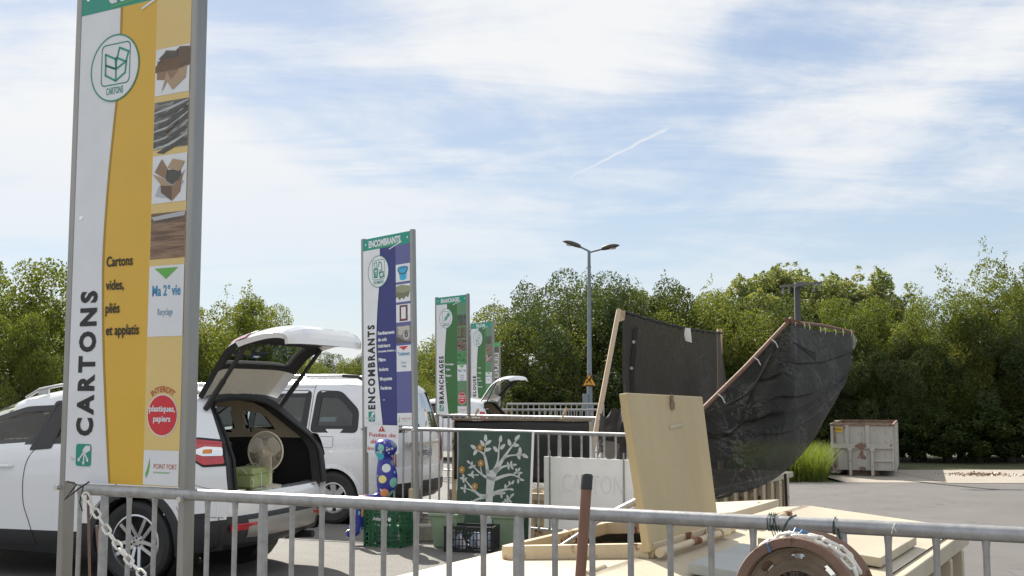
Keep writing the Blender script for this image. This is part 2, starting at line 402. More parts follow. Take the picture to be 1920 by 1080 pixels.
white_paint = M('white_paint', (.6, .62, .6), .6, 0, .08, 12)
board_white = M('white_board', (.9, .88, .84), .55, 0, .07, 4, .05, 30)
pencil = M('pencil_marks', (.79, .77, .735), .7)
rim_face = M('rim_face', (.2, .15, .105), .8, 0, .45, 7, .3, 30)
gate_trim = M('gate_trim', (.6, .56, .5), .7, 0, .06, 10)
orange_p = M('orange_paint', (.55, .27, .04), .6, 0, .15, 20)
lamp_grey = M('lamp_post_paint', (.2, .23, .26), .5, .3, .12, 4)
lamp_head = M('lamp_head', (.06, .055, .045), .6, 0, .4, 9)
pole_conc = M('pole_concrete', (.08, .085, .09), .8, 0, .15, 4)
dots = dot_mat('dotted_papier_mache')
bark = M('bark', (.09, .07, .05), .9, 0, .35, 6, .5, 12, stretch=(3, 3, .5))
wire_green = M('green_wire', (.02, .06, .045), .4)
rope_blue = M('blue_cord', (.05, .2, .42), .5)
leafA = leaf_mat('willow_leaf', (.1, .135, .045), (.175, .195, .06), .4)
leafB = leaf_mat('dark_leaf', (.045, .07, .026), (.09, .115, .036), .34)
leafC = leaf_mat('pale_leaf', (.2, .25, .15), (.27, .27, .15), .42)
leafD = leaf_mat('bright_leaf', (.11, .148, .045), (.2, .215, .06), .42)
leafE = leaf_mat('silver_leaf', (.11, .14, .08), (.075, .105, .045), .32)
grass_m = leaf_mat('grass_blade', (.12, .18, .04), (.21, .25, .075), .45)
# ------------------------------------------------------------------ ground, platform, yard
def sheet(name, pts, z, m, kind='structure'):
    mb = MB(); mb.flat([(p[0], p[1], z) for p in pts]); o = mb.build(name, m, recalc=False)
    for p in o.data.polygons:
        if p.normal.z < 0: p.flip()
    return tag(o, kind=kind)
sheet('ground', [(-700, -300), (700, -300), (700, 1500), (-700, 1500)], YARD - .06, earth)
sheet('yard_asphalt', [(-6, -12), (70, -12), (70, 38.0), (40, 38.2), (9.2, 38.6), (5.5, 41.5), (4.5, 60), (-6, 60)], YARD, asph_y)
for i, (x0, x1, y0, y1) in enumerate([(11.3, 14.6, 38.2, 44.2), (14.63, 19.4, 37.95, 44.4), (19.43, 24.2, 37.95, 44.4), (24.23, 30, 37.95, 44.4)]):
    sheet('concrete_pad', [(x0, y0), (x1, y0), (x1, y1), (x0, y1)], YARD + .012 + .002 * (i % 2), concrete)
RZ = 1.2                              # top of the railings
C1L, C1R = -4.1, -1.5              # first skip, across the dock
RAIL1_A, RAIL1_B = unZ(390, 929, RZ), unZ(1848, 1000, RZ)
RDIR = (RAIL1_B - RAIL1_A).normalized(); RSTEP = (RAIL1_B - RAIL1_A).length / 21
r2a, r2b = unZ(790, 805, RZ), unZ(1165, 815, RZ)
r3a, r3b = unZ(820, 778, RZ), unZ(1128, 784, RZ)
C2N, C2F = dk(-5.95, 13.0), dk(-6.1, 20.9); C2DIR = (C2F - C2N).normalized()
def isect(p, d, q, e):
    k = ((q.x - p.x) * e.y - (q.y - p.y) * e.x) / (d.x * e.y - d.y * e.x); return p + d * k
nd = dk(0, 1); C2LAT = Vector((-C2DIR.y, C2DIR.x, 0))
e1 = isect(RAIL1_A, RDIR, dk(C1L - .12, 5), nd); e2 = isect(r2a, (r2b - r2a), dk(C1L - .12, 5), nd)
e3 = isect(r2a, (r2b - r2a), C2N + C2LAT * 2.65, C2DIR); e4 = isect(r3a, (r3b - r3a), C2N + C2LAT * 2.65, C2DIR)
e5 = r3a + (r3b - r3a) * .5
off = Vector((-RDIR.y, RDIR.x, 0)) * .14
plat = [(-90, -14), (34, -14), tuple((RAIL1_B + RDIR * 30 + off).xy), tuple((e1 + off).xy), tuple((e2 + nd * .14).xy), tuple((e3 + nd * .14).xy), tuple((e4 + nd * .14).xy), tuple((e5 + nd * .14).xy), (-.3, 25.5), (2.6, 28.2), (3.4, 35.6), (3.4, 37.4), (-2, 75), (-90, 75)]
mb = MB(); top = [Vector((x, y, 0)) for x, y in plat]; n = len(top)
mb.add(top, [list(t) for t in tessellate_polygon([top])]); mb.mi = 1
mb.add(top + [Vector((p.x, p.y, YARD - .1)) for p in top], [[i, (i + 1) % n, n + (i + 1) % n, n + i] for i in range(n)])
tag(mb.build('platform', [asph_p, wall_conc]), kind='structure')
# pale kerb along the dock edge between the first two bays
mb = MB(); a, b = e1 + nd * .5, e2 - nd * .3
lat = dk(1, 0)
mb.prism([Vector((*(a - lat * .3).xy, .004)), Vector((*(a - lat * .02).xy, .004)), Vector((*(b - lat * .02).xy, .004)), Vector((*(b - lat * .3).xy, .004))], (0, 0, .12))
tag(mb.build('kerb', concrete, bevel=.01), kind='structure')

# ------------------------------------------------------------------ railings
def railing(label, A, d, step, n0, n1, posts, top=RZ, group='galvanised railings along the dock edges', rr=.0255, br=.0115, extra=None):
    A = Vector((A.x, A.y, 0)); d = Vector((d.x, d.y, 0)).normalized()
    P = lambda k, z: A + d * (step * k) + Vector((0, 0, z))
    t = thing('railing', label, 'railing', P(n0, 0), 0, group)
    MB().tube([P(n0, top), P((n0 + n1) / 2, top), P(n1, top)], rr, 14).build('top_rail', galv, t, smooth=40)
    MB().tube([P(n0, .14), P(n1, .14)], rr * .6, 8).build('bottom_rail', galv, t, smooth=40)
    for k in range(math.ceil(n0), math.floor(n1) + 1):
        if k in posts:
            MB().tube([P(k, .0), P(k, top - .12), P(k, top - .01)], [.022, .022, .017], 8).build('post', galv, t, smooth=40)
            MB().cyl(P(k, .001), P(k, .012), .07, .07, 10).build('foot_plate', galv, t)
        else: MB().tube([P(k, .14), P(k, top - .06), P(k, top - .01)], [br, br, br * 1.35], 8).build('baluster', galv, t, smooth=40)
    return t
railing('near galvanised railing crossing the whole foreground under the big yellow sign', RAIL1_A, RDIR, RSTEP, -5.0, 25, {-4, 2, 10, 18})
L2 = (r2b - r2a).length
railing('galvanised railing behind the painted tree board and the white board', r2a, r2b - r2a, .145, -6, 26, {-6, 0, 5, 14, 22}, rr=.022)
railing('galvanised railing under the branch sign with two clips on it', r3a, r3b - r3a, (r3b - r3a).length / 26, -2, 26, {-2, 2, 14, 26}, rr=.024)
fA = unY(905, 768.5, 28.5); fB = unY(1120, 768.5, 28.5)
railing('lower of the two far galvanised railings in front of the trees', fA, fB - fA, (fB - fA).length / 20, 0, 20, {0, 10, 20}, top=fA.z, rr=.03, br=.016)
fA = unY(950, 757.5, 36); fB = unY(1132, 757.5, 36)
railing('upper of the two far galvanised railings in front of the trees', fA, fB - fA, (fB - fA).length / 18, 0, 18, {0, 9, 18}, top=fA.z, rr=.035, br=.018)
# wooden clips on the third railing
for lab, px in (('left small wooden clip on the railing under the branch sign', 893), ('right small wooden clip on the railing before the lamp post', 1058)):
    c = unY(px, 777, 19.9 + (1060 - px) * .009); mb = MB()
    mb.beam(c + Vector((-.05, 0, -.08)), c + Vector((.05, 0, .09)), .05, .03); mb.beam(c + Vector((-.02, -.05, .0)), c + Vector((.04, -.05, .12)), .05, .03)
    solid('wooden_clip', lab, 'clip', mb, wood_raw, 'wooden clips on the railing')

# ------------------------------------------------------------------ lettering
TXT = {}
def glyphs(body, bold=0.0, space=0.0):
    k = (body, bold, space)
    if k in TXT: return TXT[k]
    cu = bpy.data.curves.new('lettering', 'FONT'); cu.body = body; cu.size = 1; cu.offset = bold; cu.resolution_u = 3; cu.fill_mode = 'FRONT'; cu.space_character = 1.0 + space
    o = bpy.data.objects.new('lettering', cu); COL.objects.link(o)
    dg = bpy.context.evaluated_depsgraph_get(); me = bpy.data.meshes.new_from_object(o.evaluated_get(dg))
    vs = [(v.co.x, v.co.y) for v in me.vertices]; fs = [list(p.vertices) for p in me.polygons]
    bpy.data.objects.remove(o); bpy.data.curves.remove(cu); bpy.data.meshes.remove(me)
    TXT[k] = (vs, fs); return TXT[k]
_h, _ = glyphs('H'); CAPH = max(v[1] for v in _h)
def text(mb, body, x, z, cap, width=None, y=-.012, bold=.0, align='L', up=False, arc=None, fr=None, squeeze=.62, space=0.0):
    vs, fs = glyphs(body, bold, space)
    if not vs: return
    x0 = min(v[0] for v in vs); x1 = max(v[0] for v in vs); k = cap / CAPH
    kx = (width / (x1 - x0)) if width else k * squeeze
    w = (x1 - x0) * kx; sh = {'L': 0, 'C': -w / 2, 'R': -w}[align]; out = []
    for a, b in vs:
        p, q = (a - x0) * kx + sh, b * k
        if arc: t = p / arc; out.append((x + math.sin(t) * (arc + q), y, z + math.cos(t) * (arc + q) - arc))
        elif up: out.append((x - q, y, z + p))
        else: out.append((x + p, y, z + q))
    if fr is not None: out = [fr @ Vector(q) for q in out]
    mb.add(out, fs)
def ring2(mb, cx, cz, r0, r1, y, seg=40):
    a = [(cx + r0 * math.cos(t), y, cz + r0 * math.sin(t)) for t in np.linspace(0, 2 * math.pi, seg, False)]
    b = [(cx + r1 * math.cos(t), y, cz + r1 * math.sin(t)) for t in np.linspace(0, 2 * math.pi, seg, False)]
    mb.add(a + b, [[i, (i + 1) % seg, seg + (i + 1) % seg, seg + i] for i in range(seg)])
def disc(mb, cx, cz, r, y, seg=40, rz=None):
    mb.face([(cx + r * math.cos(t), y, cz + (rz or r) * math.sin(t)) for t in np.linspace(0, 2 * math.pi, seg, False)])
def line2(mb, pts, w, y):
    for (a, b), (c, d) in zip(pts[:-1], pts[1:]):
        L = math.hypot(c - a, d - b) or 1; nx, nz = -(d - b) / L * w / 2, (c - a) / L * w / 2; ex, ez = (c - a) / L * w * .3, (d - b) / L * w * .3
        mb.face([(a - ex + nx, y, b - ez + nz), (a - ex - nx, y, b - ez - nz), (c + ex - nx, y, d + ez - nz), (c + ex + nx, y, d + ez + nz)])
def rrect(x0, z0, x1, z1, r, k=5):
    out = []
    for cx, cz, t0 in ((x1 - r, z1 - r, 0), (x0 + r, z1 - r, 90), (x0 + r, z0 + r, 180), (x1 - r, z0 + r, 270)):
        for i in range(k + 1): t = R(t0 + 90 * i / k); out.append((cx + r * math.cos(t), cz + r * math.sin(t)))
    return out

PRINT = {}
def ink(name, c, var=.03, rough=.36):
    if name not in PRINT: PRINT[name] = M('print_' + name, c, rough, 0, var, 5, coat=.15, rvar=.05)
    return PRINT[name]
def photo_ink(name, stops, scale, stretch=None, dist=.8):
    if name not in PRINT:
        m, nt, b = new_mat('print_' + name); nt.links.new(ramp(nt, noise(nt, scale, 7, .65, stretch=stretch, dist=dist), stops), b.inputs['Base Color'])
        b.inputs['Roughness'].default_value = .4; PRINT[name] = m
    return PRINT[name]
I_white = ink('white', (.74, .75, .78), .05); I_green = ink('green', (.0, .27, .2)); I_black = ink('black', (.012, .011, .012), .03, .6); I_red = ink('red', (.62, .02, .035)); I_blue = ink('blue', (.03, .25, .45))
I_lime = ink('lime', (.12, .42, .06)); I_bwn = ink('brown', (.28, .17, .1)); I_bwn2 = ink('brown_dark', (.13, .08, .05)); I_bwn3 = ink('brown_light', (.42, .29, .18)); I_grey = ink('grey', (.45, .46, .48)); I_dark = ink('dark', (.07, .07, .06))
I_cyan = ink('cyan', (.03, .4, .68)); I_olive = ink('olive', (.28, .29, .17)); I_maroon = ink('maroon', (.14, .03, .025)); I_rred = ink('orange_red', (.5, .09, .03))
def picture(kind, x0, z0, x1, z1, panel):
    y = -.006; mb = MB(); mats = [I_white, I_bwn, I_bwn2, I_bwn3, I_grey, I_dark]
    w, h = x1 - x0, z1 - z0
    P = lambda a, b: (x0 + a * w, -.009, z0 + b * h)
    def poly(mi, pts): mb.mi = mi; mb.flat([P(*p) for p in pts])
    q = lambda: mb.face([(x0, y, z0), (x1, y, z0), (x1, y, z1), (x0, y, z1)])
    if kind == 'flaps':
        q(); poly(2, [(0, .62), (.3, .95), (.62, .9), (.7, .98), (1, .95), (1, .55), (.6, .5), (0, .5)]); poly(1, [(.05, .74), (.68, .72), (.7, .4), (.4, .3), (.05, .35)])
        mb.mi = 3; mb.flat([(x0 + a * w, -.012, z0 + b * h) for a, b in [(.35, .5), (.2, .05), (.36, .28), (.53, .08), (.9, .3), (.93, .55), (.72, .5), (.5, .3)]])
        mb.mi = 5; mb.flat([(x0 + a * w, -.012, z0 + b * h) for a, b in [(.08, .78), (.3, .92), (.5, .83), (.66, .95), (.66, .78)]]); mb.mi = 2; mb.flat([(x0 + a * w, -.012, z0 + b * h) for a, b in [(.72, .7), (.78, .95), (1, .9), (1, .6), (.8, .58)]])
    elif kind == 'edges':
        mats[0] = photo_ink('card_edges', [(.3, (.05, .055, .05)), (.5, (.13, .13, .12)), (.62, (.3, .29, .26))], 9, (1, 1, 2.4)); q()
        for i, (a, b) in enumerate([(.82, .95), (.6, .86), (.42, .7), (.22, .5), (.05, .25)]):
            mb.mi = 4; mb.flat([P(0, a - .06), P(.0, a - .03), P(.45 + .1 * (i % 2), a + .05), P(1, b + .03), P(1, b), P(.5, a + .0)]); mb.mi = 5; mb.flat([P(.1, a - .12), P(.9, b - .06), P(1, b - .12), P(.3, a - .16)])
        mb.mi = 3; mb.flat([P(.3, .38), P(.75, .6), P(.72, .5), P(.4, .3)])
    elif kind == 'box':
        q(); poly(4, [(.1, .15), (.5, .08), (.95, .4), (.75, .5), (.2, .35)])
        for mi, pts in ((2, [(.25, .5), (.6, .33), (.6, .02), (.28, .22)]), (1, [(.6, .33), (.88, .5), (.83, .2), (.6, .02)]), (5, [(.42, .68), (.42, .46), (.6, .36), (.88, .5), (.82, .66)])):
            mb.mi = mi; mb.flat([(x0 + a * w, -.012, z0 + b * h) for a, b in pts])
        for mi, pts in ((3, [(.02, .62), (.3, .52), (.6, .33), (.3, .36)]), (1, [(.08, .66), (.28, .92), (.45, .7), (.42, .48)]), (3, [(.45, .72), (.6, .9), (.95, .82), (.8, .62)]), (1, [(.6, .33), (.88, .5), (.98, .66), (.75, .42)])):
            mb.mi = mi; mb.flat([(x0 + a * w, -.015, z0 + b * h) for a, b in pts])
    elif kind == 'layers':
        mats[0] = photo_ink('card_layers', [(.3, (.07, .04, .03)), (.48, (.22, .13, .08)), (.6, (.33, .21, .13)), (.7, (.1, .07, .05))], 7, (.6, .6, 9), .5); q(); mb.mi = 4; mb.flat([P(0, .92), P(1, 1), P(.98, .9), P(.1, .84)]); mb.mi = 5; mb.flat([P(0, .78), P(.5, .84), P(1, .88), P(.5, .8)])
    elif kind == 'bucket':
        mats[1] = I_cyan; mats[2] = I_blue; q(); poly(1, [(.16, .78), (.3, .12), (.5, .07), (.72, .12), (.84, .78)]); mb.mi = 2; mb.face([(x0 + (.5 + .34 * math.cos(t)) * w, -.012, z0 + (.8 + .08 * math.sin(t)) * h) for t in np.linspace(0, 6.28, 20, False)])
        mb.mi = 5; line2(mb, [(x0 + (.5 - .34 * math.cos(t)) * w, z0 + (.76 - .32 * math.sin(t)) * h) for t in np.linspace(0, math.pi, 12)], .012, -.015)
    elif kind == 'foam':
        mats[1] = I_olive; mats[2] = ink('olive_dark', (.16, .17, .09)); q(); poly(1, [(0, .9), (.4, .97), (.98, .85), (.98, .55), (.5, .5), (.0, .6)]); poly(2, [(0, .6), (.5, .5), (.98, .55), (.85, .2), (.7, .3), (.55, .12), (.4, .25), (.25, .1), (.1, .3), (0, .25)])
    elif kind == 'frame':
        mats[1] = I_maroon; q(); poly(1, [(.24, .95), (.8, .95), (.8, .06), (.24, .06)]); mb.mi = 0; mb.face([(x0 + a * w, -.012, z0 + b * h) for a, b in [(.36, .84), (.68, .84), (.68, .18), (.36, .18)]])
    elif kind == 'rolls':
        mats[0] = ink('carpet', (.25, .22, .2)); mats[1] = ink('carpet2', (.5, .46, .42)); q(); poly(1, [(.05, .95), (.9, .98), (.95, .7), (.6, .5), (.2, .7)]); poly(5, [(0, .4), (.6, .1), (1, .05), (1, 0), (0, 0)])
        mb.mi = 4; mb.face([P(.7 + .24 * math.cos(t), .45 + .28 * math.sin(t)) for t in np.linspace(0, 6.28, 20, False)]); mb.mi = 5; ring2(mb, x0 + .7 * w, z0 + .45 * h, .05 * w, .12 * w, -.012, 16)
        mb.mi = 1; mb.face([(x0 + (.3 + .17 * math.cos(t)) * w, -.012, z0 + (.65 + .2 * math.sin(t)) * h) for t in np.linspace(0, 6.28, 20, False)])
    elif kind in ('trees', 'branch', 'logs', 'leaves', 'clippings', 'flowers'):
        st = {'trees': ([(.35, (.03, .06, .04)), (.6, (.1, .16, .11))], 14, None), 'branch': ([(.35, (.05, .09, .03)), (.6, (.2, .2, .12))], 18, (1, 1, .5)), 'logs': ([(.4, (.03, .02, .02)), (.55, (.25, .18, .14))], 16, (.5, .5, 2.5)),
              'leaves': ([(.35, (.02, .08, .03)), (.5, (.05, .25, .08)), (.65, (.2, .4, .2))], 20, None), 'clippings': ([(.35, (.1, .06, .04)), (.6, (.32, .24, .18))], 20, None), 'flowers': ([(.4, (.5, .5, .48)), (.5, (.3, .1, .15)), (.62, (.05, .1, .04))], 12, None)}[kind]
        mats[0] = photo_ink(kind, *st); q()
        if kind in ('trees', 'branch'): poly(5, [(.45, .1), (.5, .9), (.56, .9), (.58, .1)]); poly(2, [(0, 0), (0, .2), (1, .12), (1, 0)])
    elif kind == 'chair':
        q(); mb.mi = 5; line2(mb, [(x0 + .2 * w, z0 + .1 * h), (x0 + .3 * w, z0 + .5 * h), (x0 + .2 * w, z0 + .9 * h)], .03, -.009); line2(mb, [(x0 + .3 * w, z0 + .5 * h), (x0 + .8 * w, z0 + .5 * h), (x0 + .8 * w, z0 + .1 * h)], .03, -.009); poly(5, [(.3, .85), (.7, .8), (.75, .55), (.35, .55)])
    elif kind == 'pane':
        mats[1] = I_olive; q(); poly(1, [(.1, .85), (.9, .8), (.85, .15), (.1, .2)])
    mb.build('picture', mats, panel, local=True, recalc=False)
def sign(label, BL, BR, H, field, strip, head, title, vertical, items, pics, verdict, dark_text, pict, stop=None, lean=0, z0=RZ + .03, wave=True, titled=True):
    BL, BR = Vector((BL.x, BL.y, 0)), Vector((BR.x, BR.y, 0)); Wp = (BR - BL).length; rz = math.atan2(BR.y - BL.y, BR.x - BL.x)
    t = thing('recycling_sign', label, 'sign', BL, rz, 'tall waste sorting signs')
    Z = lambda f: z0 + f * H
    for x, nm in ((-.02, 'post'), (Wp + .02, 'post')):
        MB().box((x, .03, (Z(1) + .02) / 2 - .0), (.038, .066, Z(1) + .02)).build(nm, post_steel, t, local=True, bevel=.006)
    panel = MB().box((Wp / 2, .01, Z(.5)), (Wp, .02, H)).build('panel', I_white, t, local=True)
    I_f = ink(field[0], field[1]); I_s = ink(strip[0], strip[1]); I_h = ink(head[0], head[1])
    wv = [(.37, .937), (.37, .85), (.362, .78), (.335, .7), (.303, .6), (.283, .5), (.277, .43), (.285, .36), (.303, .27), (.335, .17), (.372, .07), (.4, 0)] if wave else [(.02, .937), (.02, 0)]
    edge = catmull(wv, 4)
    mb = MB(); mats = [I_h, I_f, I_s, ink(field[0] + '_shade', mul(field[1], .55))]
    f = lambda x, v, y=-.003: (x * Wp, y, Z(v))
    mb.face([f(0, .937), f(1, .937), f(1, 1), f(0, 1)])
    mb.mi = 1
    for (a, v), (b, w_) in zip(edge[:-1], edge[1:]): mb.face([f(a, v), f(b, w_), f(.7, w_), f(.7, v)])
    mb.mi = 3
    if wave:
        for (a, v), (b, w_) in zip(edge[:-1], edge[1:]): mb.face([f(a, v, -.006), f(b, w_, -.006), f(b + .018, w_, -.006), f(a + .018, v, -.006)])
    mb.mi = 2; mb.face([f(.7, 0), f(1, 0), f(1, .937), f(.7, .937)])
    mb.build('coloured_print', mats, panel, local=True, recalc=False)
    # badge
    cx, cz, r = .335 * Wp, Z(.815), .222 * Wp
    mb = MB(); mb.face([(cx + r * math.cos(a), -.008, cz + r * math.sin(a)) for a in np.linspace(0, 6.283, 48, False)]); mb.mi = 1; ring2(mb, cx, cz, r * .965, r * 1.01, -.011, 48)
    rr_ = rrect(cx - r * .55, cz - r * .5, cx + r * .62, cz + r * .72, r * .15); line2(mb, rr_ + rr_[:1], r * .035, -.011)
    l = lambda pts, w=.055: line2(mb, [(cx + a * r, cz + b * r) for a, b in pts], r * w, -.012)
    if pict == 'box':
        l([(-.38, .12), (.06, -.05), (.06, -.4), (-.38, -.18), (-.38, .12)], .06); l([(.06, -.05), (.48, .14), (.44, -.2), (.06, -.4)], .06); l([(-.4, .45), (.02, .26), (.06, -.05), (-.38, .12), (-.4, .45)], .06); l([(.06, .18), (.18, .58), (.56, .42), (.46, .12)], .06); l([(.06, -.05), (.06, .3), (.46, .12)], .06)
    elif pict == 'items':
        l([(-.4, .55), (-.3, .2), (-.1, .25), (-.15, .6), (-.4, .55)], .05); l([(-.42, .15), (-.05, .15), (-.1, -.35), (-.38, -.35), (-.42, .15)], .09); l([(.0, .3), (.1, .6), (.3, .5), (.35, .1), (.1, 0)], .07); l([(.1, -.1), (.45, -.05), (.5, -.35), (.2, -.4), (.1, -.1)], .1); l([(-.3, .0), (-.3, -.3)], .06); l([(-.2, .0), (-.2, -.3)], .06)
    elif pict == 'leaf':
        l([(-.35, -.3), (.1, .1), (.45, .5)], .05)
        for a, b in ((-.1, -.05), (.08, .08), (.25, .28), (.4, .42)):
            for s in (-1, 1): mb.face([(cx + r * (a + s * .05 + .13 * math.cos(q) * (.6 if s < 0 else 1)), -.012, cz + r * (b - s * .12 + .09 * math.sin(q) + .03 * s)) for q in np.linspace(0, 6.28, 10, False)])
    else:
        l([(-.4, -.2), (.2, -.2), (.45, .1), (-.15, .1), (-.4, -.2)], .06); l([(-.2, .0), (.0, .45), (.5, .45), (.4, .1)], .06); l([(-.4, -.32), (.3, -.32)], .05)
    if titled: text(mb, vertical, cx + r * .03, cz - r * .78, r * .2, y=-.012, bold=.012, align='C', width=r * min(.95, .1 * len(vertical)))
    if wave: mb.build('badge', [I_white, I_green], panel, local=True, recalc=False)
    # header lettering with its two strokes
    mb = MB()
    if titled: text(mb, title, Wp * .47, Z(.951), H * .033, width=Wp * min(.69, .062 * len(title)), y=-.006, bold=.045, align='C')
    line2(mb, [(Wp * .57, Z(.924)), (Wp * .83, Z(.953))], .012, -.009); mb.mi = 1
    line2(mb, [(Wp * .28, Z(.942)), (Wp * .78, Z(.95))], .006, -.007)
    if titled: mb.build('header_lettering', [I_white, I_lime], panel, local=True, recalc=False)
    mb = MB(); text(mb, vertical, Wp * .235, Z(.089), Wp * .137, width=H * min(.47, .0405 * len(vertical)), y=-.006, bold=.045, up=True, space=.36)
    if titled: mb.build('upright_lettering', I_black, panel, local=True, recalc=False)
    if items:
        mb = MB()
        for v, x, s, cap in items: text(mb, s, Wp * x, Z(v), H * cap * .92, y=-.012, bold=.02 if dark_text else .035, squeeze=.8 if dark_text else 1.0)
        mb.build('item_lettering', I_black if dark_text else I_white, panel, local=True, recalc=False)
    for i, k in enumerate(pics):
        b = (.742, .637, .532, .425)[i]; picture(k, .705 * Wp, Z(b), .998 * Wp, Z(b + (.092 if i < 3 else .088)), panel)
    if verdict:
        mb = MB(); mb.face([f(.703, .278, -.006), f(.999, .278, -.006), f(.999, .412, -.006), f(.703, .412, -.006)]); mb.mi = 1
        mb.face([f(.75, .407, -.009), f(.95, .407, -.009), f(.85, .386, -.009)]); mb.mi = 2
        c = .85 * Wp
        if verdict[0].startswith('Ma 2'):
            text(mb, 'Ma 2', .735 * Wp, Z(.355), H * .019, width=.125 * Wp, y=-.009, bold=.025); text(mb, 'e', .866 * Wp, Z(.367), H * .011, y=-.009, bold=.015, width=.022 * Wp); text(mb, 'vie', .9 * Wp, Z(.355), H * .019, width=.075 * Wp, y=-.009, bold=.025)
        else: text(mb, verdict[0], c, Z(.36), H * .019, width=.25 * Wp, y=-.009, bold=.025, align='C')
        mb.mi = 3
        for i, s in enumerate(verdict[1:]): text(mb, s, c, Z(.318 - i * .018), H * .0125, y=-.009, align='C', squeeze=.55)
        mb.build('verdict_label', [I_white, I_red if verdict[0] == 'Traitement' else I_lime, I_blue, ink('blue_grey', (.1, .26, .42))], panel, local=True, recalc=False)
    if stop:
        c, z, r = .85 * Wp, Z(.131), .122 * Wp
        mb = MB(); mb.face([(c + r * 1.06 * math.cos(a), -.006, z + r * 1.06 * math.sin(a)) for a in np.linspace(0, 6.283, 40, False)]); mb.mi = 1; mb.face([(c + r * math.cos(a), -.009, z + r * math.sin(a)) for a in np.linspace(0, 6.283, 40, False)])
        mb.mi = 0
        for i, s in enumerate(stop): text(mb, s, c, z + (.017 if len(stop) == 2 else .035) - i * .045 * (1 if len(stop) == 2 else .9), H * .0105, y=-.012, bold=.03, align='C', width=r * .17 * min(len(s), 10.5))
        mb.mi = 2; text(mb, 'INTERDIT', c, z + r * 1.16, H * .0105, y=-.009, bold=.02, align='C', arc=r * 1.16, width=r * 1.5)
        mb.build('prohibition_disc', [I_white, I_red, I_rred], panel, local=True, recalc=False)
    if wave:
        mb = MB(); mb.face([f(.703, 0.002, -.006), f(.998, .002, -.006), f(.998, .066, -.006), f(.703, .066, -.006)]); mb.mi = 1
        lf = [(.722, .022), (.735, .03), (.757, .052), (.757, .036), (.748, .024), (.728, .014)]
        mb.flat([f(a, v, -.009) for a, v in lf]); mb.mi = 2
        text(mb, 'POINT FORT', .79 * Wp, Z(.032), H * .009, width=.195 * Wp, y=-.009, bold=.0); mb.mi = 1; text(mb, 'ENVIRONNEMENT', .79 * Wp, Z(.0235), H * .0035, width=.14 * Wp, y=-.009)
        mb.build('emblem_label', [I_white, I_lime, I_rred], panel, local=True, recalc=False)
        mb = MB(); s = .07 * Wp; cx, cz = .165 * Wp, Z(.052)
        mb.face([(a, -.006, b) for a, b in rrect(cx - s, cz - s * 1.0, cx + s, cz + s * 1.0, s * .3)]); mb.mi = 1
        mb.face([(cx + s * a, -.009, cz + s * b) for a, b in [(-.1, .45), (.3, .85), (.9, .85), (.9, .45), (.5, .25), (.15, .05), (0, .1)]])
        for pts in ([(.1, .3), (-.55, -.45)], [(.15, .25), (.08, -.72)], [(.2, .2), (.6, -.45)]):
            line2(mb, [(cx + s * a, cz + s * b) for a, b in pts], s * .16, -.01); a, b = pts[1]; d = Vector((pts[1][0] - pts[0][0], pts[1][1] - pts[0][1])).normalized(); q = Vector((-d.y, d.x))
            mb.face([(cx + s * (a + d.x * .2), -.011, cz + s * (b + d.y * .2)), (cx + s * (a + q.x * .22 - d.x * .1), -.011, cz + s * (b + q.y * .22 - d.y * .1)), (cx + s * (a - q.x * .22 - d.x * .1), -.011, cz + s * (b - q.y * .22 - d.y * .1))])
        mb.build('sorting_emblem', [I_green, I_white], panel, local=True, recalc=False)
    mb = MB()
    for x, v in ((.06, .045), (.95, .045), (.06, .52), (.06, .97), (.95, .97)): mb.cyl((x * Wp, -.005, Z(v)), (x * Wp, .002, Z(v)), .011, .013, 10)
    mb.build('screws', chrome, panel, local=True)
    MB().cyl((-.03, -.03, z0 - .03), (-.03, -.01, z0 - .03), .014, .014, 8).build('bolt', chrome, t, local=True); MB().cyl((Wp + .03, -.03, z0 - .05), (Wp + .03, -.01, z0 - .05), .014, .014, 8).build('bolt', chrome, t, local=True)
    for ch_ in panel.children: ch_.scale.y = .4          # thin printed film, not blocks
    t.rotation_euler = (0, lean, rz)
    return t
HEAD = ('head_green', (.0, .28, .2))
SB = RZ + .03
def sh(px, py, Y): return (unY(px, py, Y).z - SB) / .937
s1l, s1r = unZ(122, 902, SB), unZ(335, 914, SB)
sign('big yellow cardboard sorting sign standing on the near railing', s1l, s1r, sh(150, 31, s1l.y), ('yellow', (.7, .42, .035)), ('pale_yellow', (.72, .53, .2)), HEAD, 'CARTONS', 'CARTONS',
     [(.418, .32, 'Cartons', .0205), (.372, .32, 'vides,', .0205), (.327, .325, 'pliés', .0205), (.284, .335, 'et applatis', .0205)], ['flaps', 'edges', 'box', 'layers'], ('Ma 2e vie', 'Recyclage'), True, 'box', ('plastiques,', 'papiers'))
s2l, s2r = unZ(687, 800, SB), unZ(777, 803, SB)
sign('blue bulky waste sign standing behind the raised white tailgate', s2l, s2r, sh(681, 470, s2l.y), ('blue_field', (.018, .024, .17)), ('pale_blue', (.1, .105, .29)), HEAD, 'ENCOMBRANTS', 'ENCOMBRANTS',
     [(.478, .315, 'Revêtements', .019), (.444, .315, 'de sols', .019), (.411, .315, 'intérieurs', .019), (.386, .315, '(moquette, linoleum...)', .0115), (.338, .325, 'Plâtre', .0185), (.288, .335, 'Isolants', .0185), (.238, .35, 'Moquette', .0185), (.19, .365, 'Fenêtres', .0185), (.135, .41, '...', .0185)],
     ['bucket', 'foam', 'frame', 'rolls'], ('Traitement', 'Centre de', 'stockage'), False, 'items', None, lean=R(-1.8))
s3l, s3r = unZ(820.5, 776.8, SB), unZ(877, 778, SB)
